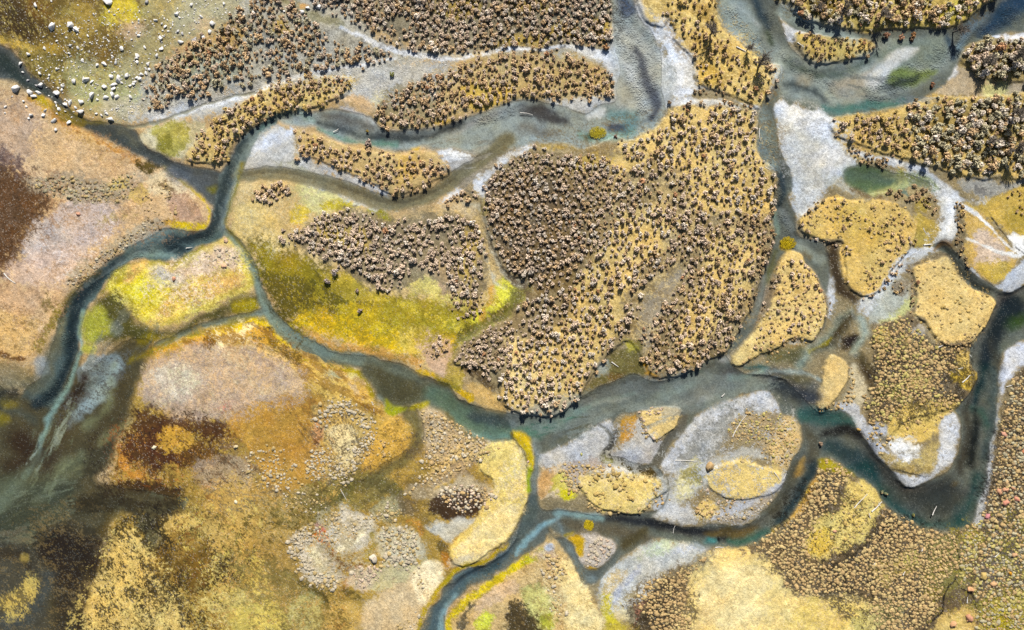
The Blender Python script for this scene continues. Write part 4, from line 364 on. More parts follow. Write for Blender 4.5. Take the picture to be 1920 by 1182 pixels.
TURF = [   # low terraces of turf that stand above the gravel: rise in metres, softness, outline (P: an index into PAINT by colour is not needed, outlines repeat)
(.4, 2.5, "1498,412 1516,391 1547,374 1572,369 1597,376 1633,374 1668,381 1699,391 1714,412 1716,432 1709,452 1699,473 1679,495 1663,516 1651,539 1633,556 1613,554 1592,541 1585,523 1582,498 1580,473 1577,452 1554,455 1536,447 1506,437 1498,424"),
(.4, 2.5, "1468,478 1485,471 1501,477 1508,497 1524,508 1534,528 1545,556 1550,576 1546,600 1538,620 1518,640 1490,632 1460,650 1424,664 1400,680 1384,688 1372,684 1372,668 1392,645 1415,622 1430,590 1446,550 1456,510"),
(.4, 2.5, "1712,503 1732,493 1770,482 1782,488 1795,511 1808,528 1826,544 1851,551 1865,566 1861,582 1851,600 1843,615 1826,640 1790,648 1755,640 1735,605 1712,590 1714,560 1712,530"),
(.4, 2.5, "1553,668 1572,668 1586,680 1588,705 1575,735 1555,758 1535,768 1530,755 1540,715"),
(.4, 2.5, "1085,900 1100,885 1140,880 1180,882 1215,890 1248,905 1252,920 1225,938 1200,960 1170,962 1120,950 1095,930"),
(.35, 2.5, "1203,775 1225,766 1250,762 1275,765 1281,780 1270,800 1250,815 1228,825 1212,805"),
(.35, 3, "1325,900 1345,875 1385,865 1430,875 1465,890 1465,910 1430,930 1380,935 1345,925"),
(.35, 3, "895,850 930,830 968,828 985,860 991,900 988,935 975,975 955,1010 920,1035 880,1060 852,1055 842,1030 865,1000 895,970 920,930 925,900 900,880"),
(.4, 3, "905,400 910,330 935,300 990,275 1040,285 1090,280 1150,260 1200,262 1240,225 1290,192 1340,190 1400,203 1420,225 1420,280 1440,310 1455,340 1450,400 1447,470 1430,520 1400,590 1370,650 1310,697 1270,707 1220,707 1200,665 1170,640 1120,690 1090,740 1060,772 1010,780 970,772 940,750 930,700 890,690 850,680 870,640 930,610 960,590 985,560 1000,520 960,520 930,480"),
(.35, 3, "1195,-60 1200,20 1215,45 1240,52 1255,35 1265,55 1262,75 1280,95 1300,115 1300,140 1310,160 1350,175 1400,195 1425,203 1440,175 1458,150 1462,122 1440,118 1400,98 1380,78 1360,60 1345,30 1335,-60"),
(.35, 3, "1450,-60 1480,12 1516,40 1590,56 1668,55 1745,55 1790,50 1846,8 1890,-60"),
(.35, 3, "1488,70 1503,60 1536,64 1567,68 1592,71 1623,74 1640,86 1638,99 1618,108 1582,113 1547,121 1526,120 1506,107"),
(.35, 3, "1556,222 1592,216 1633,211 1694,197 1732,186 1821,185 1990,184 1990,335 1871,335 1836,338 1795,328 1745,313 1700,298 1643,285 1592,265 1560,248"),
(.35, 3, "355,300 370,265 410,225 470,185 550,152 655,145 650,175 600,198 530,215 480,233 440,265 420,305"),
(.3, 3, "555,245 600,258 670,280 740,290 800,285 840,310 840,328 790,350 740,368 690,340 610,305 565,290"),
(.35, 3, "1797,115 1811,89 1846,72 1872,70 1990,75 1990,155 1884,155 1851,150 1821,135"),
(.3, 4, "1633,620 1660,605 1710,590 1750,640 1825,645 1818,680 1830,700 1820,735 1795,765 1700,790 1660,825 1640,800 1622,760 1640,700"),
]
# ------------------------------------------------------------------ rasters: water distance, height, colour
dw = np.full((NY, NX), 60.0, np.float32)
WSD = {}
for k, s in WATER.items():
    w, d = sd_shape(s, 60, False)
    if k == 'conf':
        for i in ISLES.values():
            wi, di = sd_shape(i, 60, False)
            full = np.full((NY, NX), 60.0, np.float32); full[wi] = np.minimum(di, 60)
            d = np.maximum(d, -full[w])
    WSD[k] = (w, d)
    dw[w] = np.minimum(dw[w], d)
dw = dw + 1.2*N_edge
H = np.where(dw < 0, -np.minimum(.24, .016*np.abs(dw)), np.minimum(.22, .014*dw)).astype(np.float32)
for dep, soft, s in DEEP:
    w, m = mask(s, soft*1.5, 3, False)
    H[w] -= .42*dep*m*sstep(2, -8, dw[w])
for rise, soft, s in TURF:
    w, m = mask(s, soft, 1.2, False, N_edge)
    H[w] += rise*m*sstep(-3, 2, dw[w])
H += .05*N_patch*sstep(0, 20, dw) + .035*N_fine*sstep(-1, 5, dw) + .012*N_grain*sstep(0, 5, dw)

C = np.zeros((NY, NX, 3), np.float32)
bed = False
for hexc, soft, op, brk, s in PAINT:
    if hexc == 'BED': bed = True; continue
    if s[:2] == 'W:':
        w, d = WSD[s[2:]]; m = sstep(soft*.7, -soft, d + brk*.5*N_edge[w])
    elif bed:
        w, m = mask(s, soft*1.25, brk*.8, True, N_bed, .12)
    else:
        w, m = mask(s, max(1.5, soft*.75), brk*1.2, brk > 3.5, None, .6 if brk > 5.5 else .25)
    m = (m*op)[..., None]
    C[w] = C[w]*(1-m) + lin(hexc)*m
wet = sstep(1, -3, dw)
for hexc, op, tex, lo, s in SPECK:
    w, m = mask(s, 8, 8, True, None, .5)
    T = {'b': G_blot, 'c': G_blot2, 'l': G_blade, 'm': G_blade2}[tex] if isinstance(tex, str) else G_flow[tex]
    m = (m*op*sstep(lo-.22, lo+.22, T[w]))[..., None]
    C[w] = C[w]*(1-m) + lin(hexc)*m
# mottling that belongs to the ground: pebbles, dead grass, silt
N_mid = fbm(18, 404, 4, .7); N_hue = fbm(34, 505, 4, .6)
lum = C.mean(-1, keepdims=True)+1e-4
C = lum+(C-lum)*1.03
C *= np.minimum(1.04, (np.clip(lum, .01, 1)/.27)**.20)
C = np.clip(C, .004, .95)
mott = 1.03 + (.19*N_fine + .15*N_mid + .15*N_grain)*(1-.40*wet)
C *= np.clip(mott, .45, 1.7)[..., None]
C *= np.stack([1+.07*N_hue, 1+.0*N_hue, 1-.13*N_hue], -1)
fleck = (N_grain > .90) & (wet < .3) & (N_mid > -.4)
C[fleck] = C[fleck]*.7 + .3*lin('e8dfcf')
fleck = (N_grain > .88) & (wet > .5) & (N_mid > -.2)
C[fleck] = C[fleck]*.78 + .22*lin('b4bab6')
fleck = (N_grain < -.88) & (wet > .5)
C[fleck] *= .72
K = np.array([.55, .16, .13], np.float32)        # absorption of the water per metre: red goes first
depth = np.maximum(0, -H)
C = C/GAIN
C *= 1+wet[..., None]*(np.array([1.0, 1.0, .92], np.float32)-1)
C *= np.exp(2.1*K*depth[..., None])*(1+.12*wet[..., None])
C = np.clip(C, .004, .62)

# ------------------------------------------------------------------ materials
def mat(name):
    m = bpy.data.materials.new(name); m.use_nodes = True
    n = m.node_tree.nodes; l = m.node_tree.links
    return m, n, l, n['Principled BSDF']
def attr(n, name):
    a = n.new('ShaderNodeAttribute'); a.attribute_name = name; return a
def texnoise(n, l, scale, detail=3, rough=.6):
    t = n.new('ShaderNodeTexNoise'); t.inputs['Scale'].default_value = scale
    t.inputs['Detail'].default_value = detail; t.inputs['Roughness'].default_value = rough
    g = n.new('ShaderNodeNewGeometry'); l.new(g.outputs['Position'], t.inputs['Vector']); return t
def mul(n, l, a, b):
    x = n.new('ShaderNodeMix'); x.data_type = 'RGBA'; x.blend_type = 'MULTIPLY'; x.inputs[0].default_value = 1
    l.new(a, x.inputs[6]); l.new(b, x.inputs[7]); return x.outputs[2]
def ramp(n, l, src, lo, hi, a=.3, b=.7):
    r = n.new('ShaderNodeMapRange'); r.inputs[1].default_value = a; r.inputs[2].default_value = b
    r.inputs[3].default_value = lo; r.inputs[4].default_value = hi; l.new(src, r.inputs[0]); return r.outputs[0]
def bump(n, l, h, dist, b, strength=1.0):
    u = n.new('ShaderNodeBump'); u.inputs['Distance'].default_value = dist; u.inputs['Strength'].default_value = strength
    l.new(h, u.inputs['Height']); l.new(u.outputs[0], b.inputs['Normal']); return u

def ground_material():
    m, n, l, b = mat('delta_ground')
    t = texnoise(n, l, 3.2, 4, .75)
    c = mul(n, l, attr(n, 'paint').outputs['Color'], ramp(n, l, t.outputs['Fac'], .70, 1.30))
    l.new(c, b.inputs['Base Color']); b.inputs['Roughness'].default_value = .95
    b.inputs['Specular IOR Level'].default_value = .15
    t2 = texnoise(n, l, 5.5, 4, .8); a = attr(n, 'rough')
    mm = n.new('ShaderNodeMath'); mm.operation = 'MULTIPLY'; l.new(t2.outputs['Fac'], mm.inputs[0]); l.new(a.outputs['Fac'], mm.inputs[1])
    bump(n, l, mm.outputs[0], .22, b)
    return m
def water_material():
    m, n, l, b = mat('river_water'); n.remove(b)
    out = n['Material Output']
    d = attr(n, 'depth'); rp = attr(n, 'riffle')
    tr = n.new('ShaderNodeBsdfTransparent')
    comb = n.new('ShaderNodeCombineColor')
    for i, k in enumerate(K):
        e = n.new('ShaderNodeMath'); e.operation = 'POWER'; e.inputs[0].default_value = math.exp(-float(k)-.20)   # silt and weed dim the deeper runs
        l.new(d.outputs['Fac'], e.inputs[1]); l.new(e.outputs[0], comb.inputs[i])
    l.new(comb.outputs[0], tr.inputs['Color'])
    gl = n.new('ShaderNodeBsdfGlossy')
    l.new(ramp(n, l, rp.outputs['Fac'], .12, .34, 0, 1), gl.inputs['Roughness'])
    t = texnoise(n, l, 3.4, 2, .5)
    mm = n.new('ShaderNodeMath'); mm.operation = 'MULTIPLY'
    l.new(t.outputs['Fac'], mm.inputs[0]); l.new(ramp(n, l, rp.outputs['Fac'], .05, 1.1, .1, 1), mm.inputs[1])
    u = n.new('ShaderNodeBump'); u.inputs['Distance'].default_value = .04; l.new(mm.outputs[0], u.inputs['Height'])
    l.new(u.outputs[0], gl.inputs['Normal'])
    f = n.new('ShaderNodeFresnel'); f.inputs['IOR'].default_value = 1.33; l.new(u.outputs[0], f.inputs['Normal'])
    mx = n.new('ShaderNodeMixShader'); l.new(f.outputs[0], mx.inputs[0]); l.new(tr.outputs[0], mx.inputs[1]); l.new(gl.outputs[0], mx.inputs[2])
    l.new(mx.outputs[0], out.inputs['Surface'])
    return m
def plant_material(name, rough=.9):
    m, n, l, b = mat(name)
    o = n.new('ShaderNodeObjectInfo')
    l.new(mul(n, l, attr(n, 'tint').outputs['Color'], o.outputs['Color']), b.inputs['Base Color'])
    b.inputs['Roughness'].default_value = rough; b.inputs['Specular IOR Level'].default_value = .1
    return m
def stone_material(name, hexc, var=.25, sc=2.0):
    m, n, l, b = mat(name)
    t = texnoise(n, l, sc, 5, .7); o = n.new('ShaderNodeObjectInfo')
    rgb = n.new('ShaderNodeRGB'); rgb.outputs[0].default_value = (*(lin(hexc)/GAIN*1.0), 1)
    c = mul(n, l, mul(n, l, rgb.outputs[0], ramp(n, l, t.outputs['Fac'], 1-var, 1+var)), o.outputs['Color'])
    l.new(c, b.inputs['Base Color']); b.inputs['Roughness'].default_value = .85
    bump(n, l, t.outputs['Fac'], .12, b)
    return m
M_ground, M_water = ground_material(), water_material()
M_shrub, M_tuss = plant_material('willow_twigs'), plant_material('sedge_blades')
M_rock = stone_material('pale_granite', 'fbf6ee')
M_wood = stone_material('bleached_wood', 'e9e2d6', .18, 6.0)
M_bark = stone_material('grey_bark', '7d7468', .3, 5.0)

def mesh_np(name, V, F, matl, **attrs):
    """V (n,3), F (m,k) -> mesh; attrs: per vertex float (n,) or colour (n,3)"""
    me = bpy.data.meshes.new(name)
    V = np.ascontiguousarray(V, np.float32); F = np.ascontiguousarray(F, np.int32); k = F.shape[1]
    me.vertices.add(len(V)); me.vertices.foreach_set('co', V.ravel())
    me.loops.add(F.size); me.loops.foreach_set('vertex_index', F.ravel())
    me.polygons.add(len(F)); me.polygons.foreach_set('loop_start', np.arange(0, F.size, k, dtype=np.int32))
    for an, a in attrs.items():
        if a.ndim == 1:
            me.attributes.new(an, 'FLOAT', 'POINT').data.foreach_set('value', np.ascontiguousarray(a, np.float32))
        else:
            c = np.ones((len(a), 4), np.float32); c[:, :3] = a
            me.attributes.new(an, 'FLOAT_COLOR', 'POINT').data.foreach_set('color', c.ravel())
    me.update(calc_edges=True)
    if matl: me.materials.append(matl)
    return me
def link(name, me, parent=None, **props):
    o = bpy.data.objects.new(name, me); COL.objects.link(o); o.parent = parent
    for k, v in props.items(): o[k] = v
    return o
def px(x, y): return (x-960)/10.0, (591-y)/10.0

# ------------------------------------------------------------------ ground sheet and water sheet
def build_ground():
    ext = np.cumsum(6.0*1.33**np.arange(26))
    gx = np.concatenate([xs[0]-ext[::-1], xs, xs[-1]+ext]); gy = np.concatenate([ys[0]-ext[::-1], ys, ys[-1]+ext])
    def refl(g, a):
        t = (g-a[0])/STEP; n = len(a)-1
        t = np.abs(t); t = t % (2*n); t = np.where(t > n, 2*n-t, t)
        return np.clip(np.round(t).astype(int), 0, n)
    ix, iy = refl(gx, xs), refl(gy, ys)
    Z = H[np.ix_(iy, ix)]; CC = C[np.ix_(iy, ix)]; WT = wet[np.ix_(iy, ix)]
    XX, YY = np.meshgrid(*[gx, gy]); wx, wy = px(XX, YY)
    far = np.maximum(0, np.maximum(np.abs(wx)-110, np.abs(wy)-75))
    V = np.stack([wx, wy, Z], -1).reshape(-1, 3)
    ny, nx = Z.shape; I = np.arange(ny*nx).reshape(ny, nx)
    F = np.stack([I[:-1, :-1], I[1:, :-1], I[1:, 1:], I[:-1, 1:]], -1).reshape(-1, 4)
    me = mesh_np('ground', V, F, M_ground, paint=CC.reshape(-1, 3), rough=(.03+.55*(1-WT)).reshape(-1))
    me.polygons.foreach_set('use_smooth', np.ones(len(F), bool))
    link('ground', me, kind='structure')
RIFFLES = [(1, 14, "L 1165,20,22 1185,90,26 1210,160,26 1225,215,14"), (1, 10, "L 1370,20,14 1405,50,14 1430,95,12"), (.8, 12, "L 1440,20,10 1470,110,10 1560,150,14"), (.6, 10, "L 1200,60,20 1260,130,24 1270,185,14"),
 (.7, 10, "L 900,225,10 960,205,10"), (.6, 8, "L 130,600,16 125,690,16 90,750,18"), (.6, 10, "L 390,440,12 300,460,12 180,530,10"), (.7, 10, "L 1440,270,14 1460,350,12 1475,430,12"), (.6, 9, "L 1840,690,9 1838,760,9"), (.8, 14, "L 1900,20,20 1800,80,20 1640,170,22")]
def build_water():
    rf = np.zeros_like(H)+.12
    for a, soft, s in RIFFLES:
        w, m = mask(s, soft, 4, True); rf[w] = np.maximum(rf[w], a*m*(.7+.5*N_mid[w]))
    s = 2
    Hs = H[::s, ::s]; ny, nx = Hs.shape
    wx, wy = px(X0[::s, ::s], Y0[::s, ::s])
    need = (H < .02)
    pad = np.zeros((ny*s+s, nx*s+s), bool); pad[:NY, :NX] = need
    cell = pad[:ny*s, :nx*s].reshape(ny, s, nx, s).any((1, 3))
    for _ in range(2):
        c = cell.copy(); c[1:] |= cell[:-1]; c[:-1] |= cell[1:]; c[:, 1:] |= cell[:, :-1]; c[:, :-1] |= cell[:, 1:]; cell = c
    I = np.arange(ny*nx).reshape(ny, nx)
    F = np.stack([I[:-1, :-1], I[1:, :-1], I[1:, 1:], I[:-1, 1:]], -1)[cell[:-1, :-1]]
    used = np.unique(F); re = np.zeros(ny*nx, np.int64); re[used] = np.arange(len(used))
    V = np.stack([wx, wy, np.zeros_like(wx)], -1).reshape(-1, 3)[used]
    dp = np.maximum(0, -Hs).reshape(-1)[used]
    me = mesh_np('river_water', V, re[F], M_water, depth=dp, riffle=np.clip(rf[::s, ::s].reshape(-1)[used], 0, 1))
    link('river_water', me, kind='structure')
build_ground(); build_water()

def ground_z(x, y):
    i = np.clip(np.round((np.asarray(y)-ys[0])/STEP).astype(int), 0, NY-1); j = np.clip(np.round((np.asarray(x)-xs[0])/STEP).astype(int), 0, NX-1)
    return H[i, j]
def at(r, x, y):
    i = np.clip(np.round((np.asarray(y)-ys[0])/STEP).astype(int), 0, NY-1); j = np.clip(np.round((np.asarray(x)-xs[0])/STEP).astype(int), 0, NX-1)
    return r[i, j]

# ------------------------------------------------------------------ plants: prototypes of unit radius
def unit(v): return v/(np.linalg.norm(v, axis=-1, keepdims=True)+1e-9)
def lump(g, sub, rough, squash):
    bm = bmesh.new(); bmesh.ops.create_icosphere(bm, subdivisions=sub, radius=1)
    V = np.array([v.co[:] for v in bm.verts]); F = np.array([[v.index for v in f.verts] for f in bm.faces]); bm.free()
    ph = g.uniform(0, 6.28, 6); a = np.arctan2(V[:, 1], V[:, 0])
    r = 1+rough*(np.sin(2*a+ph[0])+.7*np.sin(3*a+ph[1]+2*V[:, 2])+.7*np.sin(5*a+ph[2]-3*V[:, 2]))+g.normal(size=len(V))*rough*.6
    return V*r[:, None]*np.array([1, 1, squash]), F
def shrub_proto(seed, n=72):
    """leafless willow: a clump of rounded twig heads on short stems; returns V, F(quads), shade"""
    g = np.random.default_rng(seed)
    VV, FF, TT, k = [], [], [], 0
    ncl = g.integers(3, 7)
    ca = np.arange(ncl)*2*math.pi/ncl+g.uniform(-.5, .5, ncl); cr = g.uniform(.25, .58, ncl); ch = g.uniform(.45, .85, ncl)
    cen = np.stack([np.cos(ca)*cr, np.sin(ca)*cr, ch], -1); rad = g.uniform(.34, .56, ncl)
    for c, r in zip(cen, rad):                        # the closed inside of each head: dark wood, tone lowered further as inner shade
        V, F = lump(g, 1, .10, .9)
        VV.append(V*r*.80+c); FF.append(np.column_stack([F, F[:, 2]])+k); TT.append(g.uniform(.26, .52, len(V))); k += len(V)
        for q in (-1, 1):                             # stems
            d = unit(np.cross(c, [0, 0, 1.]))*.06
            VV.append(np.array([-d*q, d, c*.8+d*.6, c*.8-d*.6])); FF.append(np.array([[k, k+1, k+2, k+3]])); TT.append(np.full(4, .5)); k += 4
    for i in range(n):                                # sprays of fine twigs over the heads
        q = g.integers(ncl); c, r = cen[q], rad[q]
        d = unit(g.normal(size=3)+np.array([0, 0, .55])); d[2] = abs(d[2]) if g.uniform() < .75 else d[2]
        p = c + d*r*g.uniform(.78, 1.12)
        nrm = unit(d + g.normal(size=3)*.38); u = unit(np.cross(nrm, g.normal(size=3))); v = np.cross(nrm, u)
        a, b = r*g.uniform(.26, .46), r*g.uniform(.10, .20)
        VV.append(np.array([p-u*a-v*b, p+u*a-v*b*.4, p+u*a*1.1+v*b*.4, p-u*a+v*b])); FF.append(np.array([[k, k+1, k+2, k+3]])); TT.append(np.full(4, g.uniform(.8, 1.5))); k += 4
    V = np.concatenate(VV); V[:, 2] = np.maximum(V[:, 2], 0)
    return V, np.concatenate(FF), np.concatenate(TT)
def tussock_proto(seed):
    """sedge tussock: an uneven dome of packed blades with a few drooping over its rim"""
    g = np.random.default_rng(seed)
    V, F = lump(g, 2 if seed < 92 else 1, .20, .95)
    V = V*np.array([.86, .86, .78]); V[:, 2] += .05
    T = g.uniform(.8, 1.2, len(V))
    F4 = np.column_stack([F, F[:, 2]]); VV, FF, TT = [V], [F], [T]
    k = len(V)
    for i in range(16):
        a = g.uniform(0, 6.283); e = g.uniform(.1, 1.2)
        d = np.array([math.cos(a)*math.cos(e), math.sin(a)*math.cos(e), math.sin(e)])
        s = unit(np.cross(d, g.normal(size=3)))*.10
        VV.append(np.array([d*.7-s, d*.7+s, d*g.uniform(1.0, 1.3)])*np.array([.9, .9, .8])+[0, 0, .1]); FF.append(np.array([[k, k+1, k+2]])); TT.append(np.full(3, g.uniform(.7, 1.4))); k += 3
    return np.concatenate(VV), np.concatenate(FF), np.concatenate(TT)
SHRUBS = [shrub_proto(50+i) for i in range(8)]
TUSS = [tussock_proto(90+i) for i in range(6)]

TINT = {'mauve': 'dcc2a6', 'tan': 'd2b084', 'gold': 'd4b46c', 'olive': 'bfb390', 'pale': 'e4d3bd', 'dark': 'a58c68', 'rust': 'c9966c', 'sand': 'cfb47c', 'stone': 'd8c8aa', 'brown': 'c6a672', 'moss': 'c4b46c'}
